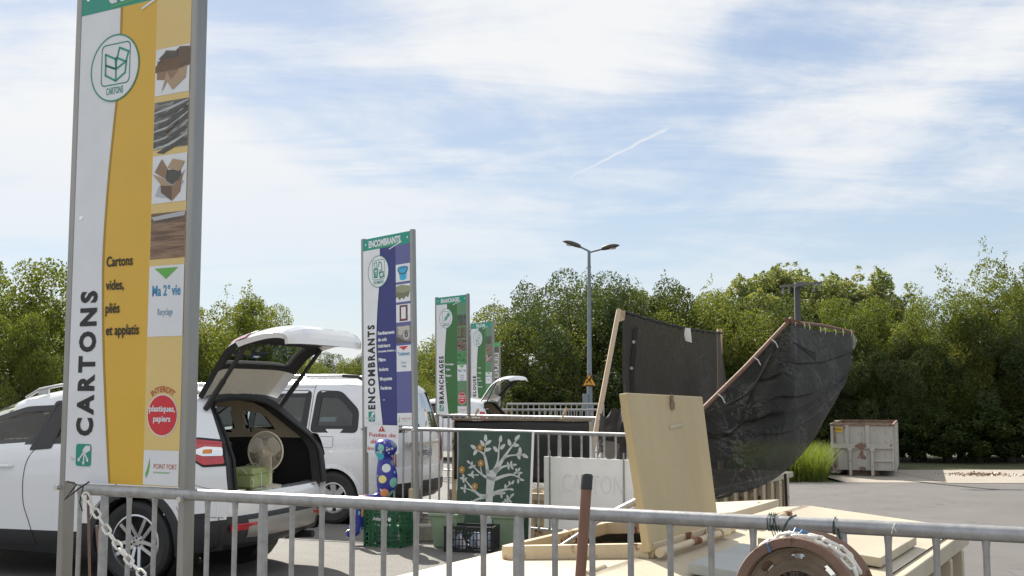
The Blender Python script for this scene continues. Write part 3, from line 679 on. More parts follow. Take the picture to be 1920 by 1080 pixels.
sign('green branches sorting sign left of the third railing', s3l, s3r, sh(820, 572, s3l.y), ('green_field', (.035, .15, .035)), ('pale_green', (.11, .25, .13)), HEAD, 'BRANCHAGES', 'BRANCHAGES',
     [(.415, .31, 'Branchages', .017), (.37, .31, 'Tailles', .017), (.32, .31, 'Elagages', .017), (.27, .34, '...', .017)], ['trees', 'branch', 'logs', 'leaves'], ('Ma 2e vie', 'Compostage', 'Valorisation', 'énergétique'), False, 'leaf', ('plastiques,', 'ferraille,', 'métaux'), lean=R(-1.0))
s4l, s4r = unY(884, 763, 31.2), unY(923, 764, 30.4)
sign('green lawn clippings sign partly hidden by the branches sign', s4l, s4r, sh(883, 617, 31.2), ('green_field', (.05, .2, .05)), ('pale_green', (.14, .3, .17)), HEAD, 'PELOUSE', 'PELOUSE',
     [(.46, .32, 'Tontes', .017), (.40, .32, 'Feuillage', .017), (.34, .32, 'Plantes', .017), (.305, .32, 'annuelles', .017), (.27, .32, 'et', .017), (.235, .32, 'Désherbés', .017)], ['trees', 'clippings', 'flowers'], ('Ma 2e vie', 'Compostage'), False, 'lawn', None, lean=R(-.5))
s5l, s5r = unY(900, 757, 40.5), unY(935, 757.5, 39.8)
sign('farthest dark sorting sign with grey pictures and bright green header', s5l, s5r, sh(905, 651, 40.5), ('taupe', (.1, .085, .07)), ('taupe2', (.11, .095, .08)), ('bright_green', (.02, .5, .06)), '', '', None, ['pane', 'pane', 'chair', 'pane'], None, False, 'none', None, wave=False, titled=False)
# red lettered notice under the blue sign
rz = math.atan2(s2r.y - s2l.y, s2r.x - s2l.x)
q = unY(688, 848, s2l.y - .12); t = thing('notice_board', 'white notice with red lettering and warning triangle under the blue sign', 'notice', q, rz)
qr = unY(746, 849.5, s2l.y - .12 + (s2r.y - s2l.y) * .65); w = (qr - q).length; h = unY(688, 796, s2l.y - .12).z - q.z
MB().box((w / 2, .006, h / 2), (w, .012, h)).build('board', I_white, t, local=True)
mb = MB(); I_nr = ink('notice_red', (.5, .045, .04))
for i, s in enumerate(('Fusées de', 'détresse', 'interdites')): text(mb, s, w / 2, h * (.58 - .245 * i), h * .135, y=-.004, bold=.012, align='C', width=w * .094 * len(s))
mb.face([(w * .37, -.004, h * .77), (w * .6, -.004, h * .77), (w * .485, -.004, h * .97)]); mb.mi = 1; mb.face([(w * .475, -.007, h * .83), (w * .495, -.007, h * .83), (w * .498, -.007, h * .91), (w * .472, -.007, h * .91)]); mb.face([(w * .475, -.007, h * .79), (w * .495, -.007, h * .79), (w * .495, -.007, h * .81), (w * .475, -.007, h * .81)])
mb.build('lettering', [I_nr, I_white], t, local=True, recalc=False)
# ------------------------------------------------------------------ vehicles (local frame: x forward from the rear axle, y to the car's left, z up)
def lut(tab):
    xs = [a for a, _ in tab]; ys = [b for _, b in tab]
    g = np.linspace(xs[0], xs[-1], 400); v = np.interp(g, xs, ys); k = 13
    ker = np.hanning(k + 2)[1:-1]; ker /= ker.sum(); vp = np.pad(v, k // 2, mode='reflect', reflect_type='odd'); v = np.convolve(vp, ker, 'valid')
    return lambda x: float(np.interp(x, g, v))
def inside(p, poly):
    x, y = p; c = False; n = len(poly)
    for i in range(n):
        (a, b), (e, f) = poly[i], poly[i - 1]
        if (b > y) != (f > y) and x < (e - a) * (y - b) / (f - b) + a: c = not c
    return c
def round_poly(pts, r, k=4):
    out = []; n = len(pts)
    for i in range(n):
        p, a, b = Vector(pts[i]), Vector(pts[i - 1]), Vector(pts[(i + 1) % n])
        d1, d2 = (a - p), (b - p); q = min(r, d1.length * .45, d2.length * .45); s, e = p + d1.normalized() * q, p + d2.normalized() * q
        for j in range(k + 1):
            t = j / k; out.append(tuple(s * (1 - t) ** 2 + p * 2 * t * (1 - t) + e * t * t))
    return out
def inset_poly(pts, d):
    n = len(pts); out = []; area = sum(pts[i - 1][0] * pts[i][1] - pts[i][0] * pts[i - 1][1] for i in range(n)); s = 1 if area > 0 else -1
    for i in range(n):
        p, a, b = Vector(pts[i]), Vector(pts[i - 1]), Vector(pts[(i + 1) % n])
        e1, e2 = (p - a).normalized(), (b - p).normalized(); n1, n2 = Vector((-e1.y, e1.x)) * s, Vector((-e2.y, e2.x)) * s
        m = n1 + n2; out.append(tuple(p + m * (d / max(.35, m.dot(n1)))) if m.length > 1e-6 else tuple(p + n1 * d))
    return out
class Shell:
    def __init__(s, roof, belt, wid, zb, wr, xend, x0, x1, roofcrown=.02):
        s.roof, s.belt, s.wid, s.zb, s.wr, s.xe = lut(roof), lut(belt), lut(wid), lut(zb), lut(wr), lut(xend)
        s.x0, s.x1, s.crown = x0, x1, roofcrown; s.ref = x0
    def sec(s, x):
        zr = s.roof(x); w = s.wid(x); zb = s.zb(x); be = min(s.belt(x), zr - .06); wr = min(s.wr(x), w * .9)
        hood = zr - be < .2
        pts = [(w * .95, zb), (w * .985, zb + .12), (w * .995, zb + (be - zb) * .45), (w, zb + (be - zb) * .7), (w * .985, be - .06), (w * .962, be)]
        if hood: pts += [(w * .94, be + .02), (w * .9, zr - .025), (w * .8, zr - .005), (w * .4, zr + .005), (0, zr + .01)]
        else: pts += [(w * .955, be + .012), (wr + .035, zr - .15), (wr - .03, zr - .06), (wr * .75, zr - .012), (wr * .4, zr + s.crown * .6), (0, zr + s.crown)]
        if hood: pts.insert(7, (w * .92, be + .03))
        out = []
        for i in range(len(pts) - 1):
            k = (2, 4, 4, 3, 1, 1, 9, 2, 2, 2, 2)[i]
            for j in range(k):
                t = j / k; out.append((pts[i][0] * (1 - t) + pts[i + 1][0] * t, pts[i][1] * (1 - t) + pts[i + 1][1] * t))
        out.append(pts[-1]); return out
    def sx(s, x, z): return x if x >= 0 else x * s.xe(z) / s.ref
    def ux(s, xp, z): return xp if xp >= 0 else xp * s.ref / s.xe(z)
    def y(s, xp, z):
        q = s.sec(s.ux(xp, z)); ys = [a for a, b in q[:30]]; zs = [b for a, b in q[:30]]
        return float(np.interp(z, zs, ys))
    def pt(s, xp, z, off=0, side=1): return Vector((xp, side * (s.y(xp, z) + off), z))
    def patch(s, mb, poly, off, side=1, cuts=2):
        bm = bmesh.new(); vs = [bm.verts.new((a, 0, b)) for a, b in poly]
        for t in tessellate_polygon([[Vector((a, 0, b)) for a, b in poly]]):
            try: bm.faces.new([vs[i] for i in t])
            except ValueError: pass
        if cuts: bmesh.ops.subdivide_edges(bm, edges=[e for e in bm.edges if e.calc_length() > .12], cuts=cuts, use_grid_fill=True)
        bm.verts.index_update(); mb.add([s.pt(v.co.x, v.co.z, off, side) for v in bm.verts], [[v.index for v in f.verts] for f in bm.faces]); bm.free()
    def band(s, mb, outer, inner, o1, o2, side=1):
        n = len(outer); a = [s.pt(x, z, o1, side) for x, z in outer]; b = [s.pt(x, z, o2, side) for x, z in inner]
        mb.add(a + b, [[i, (i + 1) % n, n + (i + 1) % n, n + i] for i in range(n)])
    def line(s, mb, pts, w=.006, side=1, off=.001):
        if len(pts) > 1: mb.tube([s.pt(x, z, off + .0015, side) for x, z in catmull(pts, 6)], w * .42, 4)
    def build(s, t, paint, windows, arches, clad=None, clad_m=None, wind=None, dx=.05, lining=None, frame=.05, glass_m=None, frame_m=None, liner_x=None):
        xs = list(np.arange(s.x0, s.x1 + 1e-6, dx)); secs = [s.sec(x) for x in xs]; nr = len(secs[0])
        bins = {'body': MB(), 'clad': MB(), 'screen': MB()}; lin_d, lin_l = MB(), MB(); clads = []
        outs = [round_poly(w, .07) for w in windows]; holes = [inset_poly(o, frame * .5) for o in outs]
        for side in (1, -1):
            bins['clad'] = MB()
            V = [[Vector((s.sx(x, z), side * y, z)) for y, z in q] for x, q in zip(xs, secs)]
            for i in range(len(xs) - 1):
                for j in range(nr - 1):
                    quad = [V[i][j], V[i + 1][j], V[i + 1][j + 1], V[i][j + 1]]; c = sum(quad, Vector()) / 4
                    if j < 24 and any((c.x - a) ** 2 + (c.z - b) ** 2 < (r + .025) ** 2 for a, b, r in arches): continue
                    hole = j < 26 and any(inside((c.x, c.z), h) for h in holes)
                    if lining and xs[i] > s.x0 + .04 and xs[i] < 2.4 and c.z > .5 and not hole:
                        qi = [Vector((p.x, p.y * .955, p.z - (.035 if j > 22 else 0))) for p in quad]; (lin_l if c.z > s.belt(xs[i]) + .0 else lin_d).add(qi, [(0, 1, 2, 3)])
                    if hole: continue
                    k = 'body'
                    if clad and c.z < clad(c.x): k = 'clad'
                    if wind and j >= 20 and wind[0] < xs[i] < wind[1] and abs(c.y) < s.wr(xs[i]) + .02: k = 'screen'
                    bins[k].add(quad, [(0, 1, 2, 3)])
            if bins['clad'].v: clads.append(bins['clad'])
        def weld(o, ang=30):
            bm = bmesh.new(); bm.from_mesh(o.data); bmesh.ops.remove_doubles(bm, verts=bm.verts, dist=.0004); bmesh.ops.recalc_face_normals(bm, faces=bm.faces); bm.to_mesh(o.data); bm.free()
            o.data.polygons.foreach_set('use_smooth', [True] * len(o.data.polygons)); o.data.set_sharp_from_angle(angle=R(ang)); return o
        body = weld(bins['body'].build('body', paint, t, local=True, recalc=False), 40)
        for cb in clads: weld(cb.build('lower_cladding', clad_m, t, local=True, recalc=False))
        if bins['screen'].v: weld(bins['screen'].build('windscreen', glass_m, t, local=True, recalc=False))
        if lining:
            weld(lin_d.build('lower_lining', lining[0], t, local=True, recalc=False)); weld(lin_l.build('roof_lining', lining[1], t, local=True, recalc=False))
        for o in outs:
            for side in (1, -1):
                mb = MB(); inn = inset_poly(o, frame); s.band(mb, inset_poly(o, -.004), inn, .004, .003, side); fr = mb.build('window', frame_m, t, local=True, smooth=30)
                mb = MB(); s.patch(mb, inset_poly(o, frame * .9), -.004, side, 0); mb.build('pane', glass_m, fr, local=True)
        return body
    def arch(s, t, a, zc, r, w, m, name='wheel_arch', off=.014):
        for side in (1, -1):
            mb = MB(); rows = []
            for k in range(29):
                th = R(-14 + 208 * k / 28); row = []
                for rr, of in ((r - .01, -.09), (r, off), (r + w * .6, off), (r + w, .0)):
                    x, z = a + rr * math.cos(th), max(s.zb(a) - .01, zc + rr * math.sin(th)); row.append(s.pt(x, z, of, side))
                rows.append(row)
            mb.grid(rows).build(name, m, t, local=True, smooth=40)
            mb = MB(); pr = [(r + .01, z) for z in (0, .42)] ; mt = Matrix.Translation((a, side * (s.wid(a) * .97), zc)) @ Matrix.Rotation(R(90) * (1 if side > 0 else -1), 4, 'X')
            mb.lathe([(r + .012, 0.02), (r + .012, .42), (.01, .42)], 24, mt); mb.build('wheel_well', seal, t, local=True)
def wheel(t, x, y, rad, side, rim=.24, spokes=5, wd=.215, split=.2, hub_m=None):
    mt = Matrix.Translation((x, y, rad)) @ Matrix.Rotation(R(-90) * side, 4, 'X')      # local +z points outwards
    h = wd / 2
    tb = MB().lathe([(rim, -h * .8), (rad * .86, -h), (rad * .97, -h * .8), (rad, -h * .5), (rad, h * .5), (rad * .97, h * .82), (rad * .86, h), (rim + .012, h * .86), (rim, h * .75)], 40, mt)
    w = tb.build('wheel', tyre_m, t, local=True, smooth=30)
    mb = MB(); mb.lathe([(rim + .002, h * .78), (rim - .012, h * .82), (rim - .02, h * .6), (rim - .035, -h * .3), (rim - .03, -h * .8)], 40, mt)
    mb.lathe([(.001, h * .42), (.05, h * .45), (.062, h * .4), (.065, h * .1)], 24, mt)
    for k in range(spokes):
        for s in ((-1, 1) if split else (0,)):
            a = 2 * math.pi * k / spokes + .3; b = a + s * split
            p = [mt @ Vector((.045 * math.cos(a + s * .5), .045 * math.sin(a + s * .5), h * .36)), mt @ Vector(((rim - .02) * math.cos(b), (rim - .02) * math.sin(b), h * .6))]
            mb.beam(p[0], p[1], .03 if split else .075, .026, up=mt.to_3x3() @ Vector((0, 0, 1)))
    mb.build('rim', hub_m or alloy, w, local=True, smooth=35)
    MB().lathe([(rim - .03, -h * .3), (rim - .05, -h * .15), (.04, -h * .15), (.001, -h * .1)], 28, mt).build('brake_disc', seal, w, local=True)
    mb = MB()
    for k in range(5): a = 2 * math.pi * k / 5; mb.cyl(mt @ Vector((.035 * math.cos(a), .035 * math.sin(a), h * .3)), mt @ Vector((.035 * math.cos(a), .035 * math.sin(a), h * .5)), .008, .008, 6)
    mb.build('wheel_nuts', blk, w, local=True)
def seat(t, x, y, z=.62, w=.5):
    mb = MB(); mb.hexa([(x - .05, y - w / 2, z), (x + .5, y - w / 2, z + .04), (x + .5, y + w / 2, z + .04), (x - .05, y + w / 2, z), (x - .05, y - w / 2, z + .14), (x + .5, y - w / 2, z + .17), (x + .5, y + w / 2, z + .17), (x - .05, y + w / 2, z + .14)])
    mb.hexa([(x - .1, y - w / 2, z + .1), (x + .08, y - w / 2, z + .1), (x + .08, y + w / 2, z + .1), (x - .1, y + w / 2, z + .1), (x - .3, y - w * .42, z + .72), (x - .2, y - w * .42, z + .72), (x - .2, y + w * .42, z + .72), (x - .3, y + w * .42, z + .72)])
    st = mb.build('seat', seat_m, t, local=True, bevel=.05)
    mb = MB(); mb.box((x - .27, y, z + .86), (.1, .26, .18)); mb.box((x - .26, y, z + .74), (.03, .14, .1)); mb.build('headrest', seat_m, st, local=True, bevel=.04)
def steering(t, x, y, z):
    mt = Matrix.Translation((x, y, z)) @ Matrix.Rotation(R(-65), 4, 'Y'); mb = MB()
    mb.tube([mt @ Vector((.185 * math.cos(a), .185 * math.sin(a), 0)) for a in np.linspace(0, 2 * math.pi, 32, False)], .016, 8, closed=True)
    for a in (0, 2.2, 4.1): mb.beam(mt @ Vector((0, 0, -.02)), mt @ Vector((.18 * math.cos(a), .18 * math.sin(a), 0)), .04, .015)
    mb.ball(mt @ Vector((0, 0, -.02)), .07); mb.build('steering_wheel', trim_black, t, local=True, smooth=40)

def tailgate(t, hx, hz, prof, hw, th, paint, g0, g1, lamps=True, glass_m=None, trim_m=None, dark_to=.5):
    # prof: (outwards, up) of the outer skin from the hinge to the free edge
    L = [0]
    for a, b in zip(prof[:-1], prof[1:]): L.append(L[-1] + math.hypot(b[0] - a[0], b[1] - a[1]))
    N = 26; ss = np.linspace(0, L[-1], N); A = np.interp(ss, L, [p[0] for p in prof]); H = np.interp(ss, L, [p[1] for p in prof])
    for _ in range(2):
        A[1:-1] = (A[:-2] + 2 * A[1:-1] + A[2:]) / 4; H[1:-1] = (H[:-2] + 2 * H[1:-1] + H[2:]) / 4
    dA, dH = np.gradient(A), np.gradient(H); ln = np.hypot(dA, dH); nA, nH = -dH / ln, dA / ln        # outward normal (up)
    ys = np.linspace(-1, 1, 23)
    def P(i, v, off):
        w = hw(ss[i] / L[-1]); drop = .085 * abs(v) ** 5
        o = off - drop
        return Vector((hx - (A[i] + nA[i] * o - .07 * abs(v) ** 4 * 0), v * w, hz + H[i] + nH[i] * o))
    body, gl, dark, light, inner_w = MB(), MB(), MB(), MB(), MB()
    for i in range(N - 1):
        f = (ss[i] + ss[i + 1]) / 2 / L[-1]
        for j in range(len(ys) - 1):
            v0, v1 = ys[j], ys[j + 1]; vc = abs(v0 + v1) / 2
            win = g0 < f < g1 and vc < .86
            q = [P(i, v0, 0), P(i + 1, v0, 0), P(i + 1, v1, 0), P(i, v1, 0)]
            (gl if win else body).add(q, [(0, 1, 2, 3)])
            if not win:
                q = [P(i, v0 * .97, -th * .55), P(i + 1, v0 * .97, -th * .55), P(i + 1, v1 * .97, -th * .55), P(i, v1 * .97, -th * .55)]
                if vc < .78 and g1 <= f < .86: dark.add([p - Vector((nA[i] * 0, 0, .025)) for p in q], [(0, 1, 2, 3)])
                elif g0 - .02 < f < g1 + .06 and vc < .97: dark.add(q, [(0, 1, 2, 3)])
                elif vc < .85 and f < g0: light.add(q, [(0, 1, 2, 3)])
                else: inner_w.add(q, [(0, 1, 2, 3)])
        for sgn in (-1, 1):
            m = dark if f < dark_to else inner_w
            m.add([P(i, sgn, 0), P(i + 1, sgn, 0), P(i + 1, sgn * .97, -th * .55), P(i, sgn * .97, -th * .55)], [(0, 1, 2, 3)])
    for i in (0, N - 1):
        for j in range(len(ys) - 1): inner_w.add([P(i, ys[j], 0), P(i, ys[j + 1], 0), P(i, ys[j + 1] * .97, -th * .55), P(i, ys[j] * .97, -th * .55)], [(0, 1, 2, 3)])
    g = body.build('tailgate', paint, t, local=True, smooth=40)
    gl.build('pane', glass_m, g, local=True, smooth=40); dark.build('dark_trim', trim_m or trim_black, g, local=True); light.build('upper_trim', gate_trim, g, local=True)
    inner_w.build('inner_skin', paint, g, local=True)
    # latch panel, label and pull recess
    k = int(N * .74); c = P(k, .05, -th * .55 - .05)
    mb = MB(); mb.box(c, (.12, .12, .06)); mb.build('latch', blk, g, local=True, bevel=.01)
    c2 = P(k, .45, -th * .55 - .028); MB().box(c2, (.07, .07, .004)).build('sticker', I_white, g, local=True)
    c3 = P(k, -.55, -th * .55 - .04); MB().box(c3, (.12, .13, .05)).build('pull_recess', blk, g, local=True, bevel=.01)
    if lamps:
        for sgn in (-1, 1):
            mb = MB(); i0, i1 = int(N * .44), int(N * .56)
            rows = [[P(i, sgn * v, .012) for v in (.62, .74, .86, .94, 1.0)] for i in range(i0, i1 + 1)]
            mb.grid(rows).build('tail_lamp', red_lens, g, local=True, smooth=40)
            mb = MB(); rows = [[P(i, sgn * v, .017) for v in (.8, .9, 1.0)] for i in range(i0, (i0 + i1) // 2)]; mb.grid(rows).build('clear_lens', chrome, g, local=True, smooth=40)
    return g, P, N
# ------------------------------------------------------------------ white SUV with its tailgate up
TH = R(18.5); FW = Vector((-math.cos(TH), math.sin(TH), 0)); RT = Vector((math.sin(TH), math.cos(TH), 0))
ax = unZ(262, 1095, 0) + RT * .8
suv = thing('parked_suv', 'white SUV with raised tailgate behind the yellow sign, fan in its boot', 'car', ax, math.pi - TH, 'parked vehicles')
SV = Shell(roof=[(-.9, 1.62), (-.6, 1.645), (-.2, 1.68), (.5, 1.70), (1.1, 1.685), (1.55, 1.61), (1.95, 1.46), (2.45, 1.18), (2.62, 1.1), (3.1, 1.04), (3.5, .9), (3.62, .7)],
           belt=[(-.9, 1.2), (0, 1.2), (1, 1.16), (2, 1.1), (2.6, 1.03), (3.62, .7)], wid=[(-.9, .87), (-.6, .9), (0, .925), (2.5, .925), (3.1, .88), (3.4, .78), (3.62, .55)],
           zb=[(-.9, .33), (-.5, .27), (0, .24), (2.7, .24), (3.62, .3)], wr=[(-.9, .6), (0, .64), (1, .65), (1.6, .64), (2.5, .72), (3.6, .5)],
           xend=[(.2, -.80), (.5, -.88), (.8, -.9), (1.1, -.86), (1.25, -.77), (1.45, -.59), (1.65, -.4), (1.8, -.37)], x0=-.9, x1=3.6)
SUV_CL = lambda x: .44 if x > .55 else (.6 if x < -.5 else .5)
SV.build(suv, car_white, [[(1.08, 1.19), (1.0, 1.53), (1.38, 1.515), (1.75, 1.41), (2.3, 1.12)], [(.12, 1.225), (.02, 1.55), (.92, 1.56), (1.01, 1.19)], [(-.4, 1.26), (-.28, 1.5), (-.06, 1.54), (.03, 1.235)]],
         [(0, .36, .40), (2.69, .36, .40)], SUV_CL, blk, (1.55, 2.55), lining=(trim_black, trim_beige), glass_m=glass, frame_m=blk_gloss)
for a in (0, 2.69): SV.arch(suv, a, .36, .405, .075, blk)
for a in (0, 2.69):
    for s in (1, -1): wheel(suv, a, s * .80, .36, s)
mb = MB(); SV.band(mb, round_poly([(.9, 1.15), (.86, 1.58), (1.06, 1.57), (1.14, 1.13)], .02, 2), round_poly([(.93, 1.18), (.9, 1.55), (1.03, 1.54), (1.1, 1.17)], .02, 2), .006, .007); SV.patch(mb, [(.91, 1.16), (.87, 1.575), (1.05, 1.565), (1.13, 1.14)], .0065, 1, 1)
mb.build('door_pillar', blk_gloss, suv, local=True)
mb = MB()
for s in (1, -1):
    SV.line(mb, [(1.06, 1.17), (1.16, 1.0), (1.17, .7), (1.1, .5), (1.02, .3)], .007, s); SV.line(mb, [(1.02, .3), (2.2, .3)], .006, s)
    SV.line(mb, [(.12, 1.2), (.1, .95), (.42, .62), (.45, .4)], .007, s); SV.line(mb, [(-.86, .6), (-.5, .61), (-.42, .68)], .005, s); SV.line(mb, [(-.42, .95), (-.62, .86), (-.88, .82)], .004, s)
mb.build('panel_gaps', seal, suv, local=True)
mb = MB()
for s in (1, -1): mb.tube([SV.pt(1.7, .985, .0, s), SV.pt(1.68, .985, .03, s), SV.pt(1.5, .99, .04, s), SV.pt(1.32, .99, .03, s), SV.pt(1.3, .99, 0, s)], [.012, .016, .018, .016, .012], 8)
mb.build('door_handle', car_white, suv, local=True, smooth=40)
for s in (1, -1):
    mb = MB(); y0 = s * .56
    mb.tube([(x, y0 * (1 + .02 * math.sin((x + .3) * 1.7)), SV.roof(x) + .03) for x in np.linspace(-.25, 1.35, 14)], .015, 8); mb.tube([(1.35, y0, SV.roof(1.35) + .03), (1.5, y0, SV.roof(1.5) - .02)], .015, 8); mb.tube([(-.25, y0, SV.roof(-.25) + .03), (-.4, y0, SV.roof(-.4) - .02)], .015, 8)
    for x in (-.2, .6, 1.3): mb.box((x, y0, SV.roof(x) + .0), (.12, .022, .05))
    mb.build('roof_rail', M('rail_alu_%d' % s, (.5, .5, .5), .3, .8, .05), suv, local=True, smooth=40)
for s in (1, -1):        # side lamp clusters
    mb = MB(); SV.patch(mb, round_poly([(-.43, 1.235), (-.55, 1.265), (-.83, 1.245), (-.885, 1.03), (-.66, 1.015), (-.47, 1.12)], .02), .004, s); lc = mb.build('tail_lamp', seal, suv, local=True, smooth=40)
    mb = MB(); SV.patch(mb, round_poly([(-.45, 1.225), (-.55, 1.25), (-.81, 1.23), (-.865, 1.05), (-.67, 1.035), (-.49, 1.125)], .02), .012, s); mb.build('red_lens', red_lens, lc, local=True, smooth=40)
    mb = MB(); SV.patch(mb, round_poly([(-.54, 1.145), (-.66, 1.19), (-.83, 1.185), (-.85, 1.115), (-.66, 1.11)], .02), .018, s); mb.build('clear_lens', chrome, lc, local=True, smooth=40)
    mb = MB(); SV.patch(mb, round_poly([(-.66, 1.165), (-.74, 1.17), (-.74, 1.135), (-.66, 1.13)], .01), .023, s, 0); mb.build('amber_lens', amber, lc, local=True)
# boot opening: black channel from the last body ring inwards
q = SV.sec(-.9); ring = [(SV.sx(-.9, z), y, z) for y, z in q if z > .76]
def ch(scale, zdrop, dxx): return [(x + dxx, y * scale, z - zdrop * max(0, (z - 1.1) / .5)) for x, y, z in ring]
mb = MB(); r0, r1, r2_ = ch(1.0, .0, -.004), ch(.885, .045, -.0), ch(.86, .06, .09)
for s in (1, -1):
    F = lambda r: [Vector((a, s * b, c)) for a, b, c in r]
    mb.grid([F(r0), F(r1), F(r2_)])
mb.build('boot_frame', blk, suv, local=True, smooth=40)
mb = MB()
for s in (1, -1): mb.tube([Vector((a, s * b, c)) for a, b, c in ch(.875, .05, -.012)], .014, 6)
mb.build('boot_seal', seal, suv, local=True, smooth=40)
# bumper
def bumper(t, name, m, rows, xr, hw, parent=None, bow=.15):
    mb = MB(); g = []
    for x, z in rows: g.append([(x + bow * (abs(v)) ** 4, v * hw, z) for v in np.linspace(-1, 1, 25)])
    return mb.grid(g).build(name, m, t, local=True, smooth=40)
b = bumper(suv, 'bumper', car_white, [(-.8, .79), (-.93, .785), (-.955, .75), (-.965, .68), (-.955, .6)], 0, .885)
bumper(suv, 'lower_bumper', blk, [(-.955, .605), (-.97, .58), (-.97, .47), (-.93, .36), (-.8, .3), (-.5, .28)], 0, .875)
bumper(suv, 'skid_plate', M('skid_grey', (.4, .38, .35), .4, .5), [(-.978, .56), (-.985, .5), (-.965, .42), (-.9, .35)], 0, .6, bow=.04)
for s in (1, -1):
    MB().hexa([(-.955, s * .5, .475), (-.9, s * .8, .475), (-.88, s * .8, .475), (-.93, s * .5, .475), (-.975, s * .5, .535), (-.915, s * .815, .535), (-.88, s * .8, .535), (-.93, s * .5, .535)]).build('reflector', red_lens, suv, local=True, bevel=.005)
MB().tube([(-.7, -.45, .3), (-.99, -.45, .32)], .035, 12).build('exhaust_pipe', blk, suv, local=True, smooth=40)
# boot floor, bulkhead, seats
MB().box((-.38, 0, .72), (.98, 1.36, .05)).build('boot_floor', trim_black, suv, local=True)
MB().box((-.86, 0, .765), (.12, 1.2, .03)).build('boot_sill', M('sill_grey', (.28, .27, .26), .45, .3), suv, local=True, bevel=.006)
mb = MB(); mb.hexa([(.1, -.66, .74), (.3, -.66, .74), (.3, .66, .74), (.1, .66, .74), (.0, -.64, 1.16), (.1, -.64, 1.16), (.1, .64, 1.16), (.0, .64, 1.16)]); mb.build('rear_seat', seat_m, suv, local=True, bevel=.04)
MB().box((1.2, 0, .45), (2.6, 1.6, .3)).build('cabin_floor', trim_black, suv, local=True)
for s in (1, -1): seat(suv, 1.25, s * .38)
MB().hexa([(2.1, -.8, .6), (2.7, -.8, .6), (2.7, .8, .6), (2.1, .8, .6), (2.15, -.78, 1.02), (2.6, -.78, 1.06), (2.6, .78, 1.06), (2.15, .78, 1.02)]).build('dashboard', trim_black, suv, local=True, bevel=.05)
steering(suv, 1.98, .38, 1.02)
MB().box((-.42, .2, .86), (.2, .14, .1)).build('storage_box', I_bwn, suv, local=True)
prof = [(0, 0), (.1, .13), (.2, .27), (.31, .41), (.42, .48), (.6, .535), (.8, .575), (.95, .575), (1.03, .54), (1.07, .47), (1.06, .4)]
gt, GP, GN = tailgate(suv, -.37, 1.665, prof, lambda f: .655 + .09 * min(1, f / .45) - .05 * max(0, (f - .75) / .25), .1, car_white, .24, .48, glass_m=glass_dark)
MB().box((-.37, 0, 1.645), (.08, 1.1, .03)).build('hinge_bar', blk, suv, local=True)
for s in (1, -1):
    a = Vector((-.50, s * .63, 1.50)); bpt = GP(int(GN * .52), s * .9, -.075); m_ = a.lerp(bpt, .45)
    mb = MB(); mb.cyl(a, m_, .026, .026, 10); mb.cyl(m_, bpt, .02, .02, 10); mb.build('gas_strut', blk, suv, local=True, smooth=40)

# fan and green case in the boot
def suv_w(x, y, z): return MAT_OF[suv] @ Vector((x, y, z))
fc = unY(500, 846, suv_w(-.45, .1, .7).y); case_top = unY(490, 880, fc.y - .25)
# (case first) a little cooler-like hard case
co = suv_w(-.66, .12, .785); t = thing('hard_case', 'pale green hard case lying in the open boot of the SUV', 'case', co, math.pi / 2 - TH + R(6))
MB().box((0, 0, .095), (.43, .24, .19)).build('body', case_green, t, local=True, bevel=.025)
mb = MB(); mb.box((-.0, 0, .13), (.434, .244, .012)); mb.build('lid_seam', M('seam_green', (.2, .25, .1), .6), t, local=True)
for s in (-1, 1): MB().box((.1 * s, -.122, .12), (.03, .012, .05)).build('latch', case_green, t, local=True, bevel=.004)
co2 = Vector((fc.x, fc.y, co.z)); t = thing('electric_fan', 'cream electric fan with round wire cage standing in the car boot', 'fan', co2, -TH - R(0))
zc = fc.z - co.z; r = .178; fy = -.02
mt = Matrix.Translation((0, fy, zc)) @ Matrix.Rotation(R(90), 4, 'X')
mb = MB(); mb.tube([mt @ Vector((r * math.cos(a), r * math.sin(a), 0)) for a in np.linspace(0, 6.2832, 40, False)], .009, 8, closed=True)
mb.build('cage_rim', cream_plastic, t, local=True, smooth=40)
mb = MB()
for k in range(56):
    a = 2 * math.pi * k / 56; 
    for sg in (1, -1): mb.tube([mt @ Vector((q_ * math.cos(a + .25 * sg * (1 - q_ / r)), q_ * math.sin(a + .25 * sg * (1 - q_ / r)), sg * (.045 * (1 - (q_ / r) ** 3)))) for q_ in (.03, .08, .13, r)], .0016, 4, caps=False)
for q_ in (.05, .09, .13, .16): mb.tube([mt @ Vector((q_ * math.cos(a), q_ * math.sin(a), .045 * (1 - (q_ / r) ** 3))) for a in np.linspace(0, 6.2832, 36, False)], .0012, 4, closed=True)
mb.build('wire_cage', cream_plastic, t, local=True)
for k in range(3):
    mb = MB(); a0 = 2 * math.pi * k / 3 + .45; rows = []
    for i in range(7):
        q_ = .03 + (r - .045) * i / 6; w = .55 + .85 * math.sin(math.pi * min(1, i / 6 * .8 + .1)); rows.append([mt @ Vector((q_ * math.cos(a0 + w * (v - .5) + .12 * i / 6), q_ * math.sin(a0 + w * (v - .5) + .12 * i / 6), .012 + .03 * (v - .5))) for v in np.linspace(0, 1, 7)])
    mb.grid(rows).build('fan_blade', M('blade_%d' % k, (.55, .5, .43), .4, 0, .05), t, local=True, smooth=60)
mb = MB(); mb.lathe([(.001, -.12), (.05, -.11), (.055, -.03), (.035, .0), (.03, .04), (.001, .05)], 20, mt); mb.build('motor', cream_plastic, t, local=True, smooth=40)
mb = MB(); mb.tube([(0, fy + .07, zc - .02), (0, fy + .07, .06), (0, fy + .05, .02)], [.022, .026, .03], 10); mb.lathe([(.001, .0), (.12, .0), (.125, .015), (.03, .03), (.001, .03)], 24, Matrix.Translation((0, fy + .05, 0))); mb.build('stand', cream_plastic, t, local=True, smooth=40)
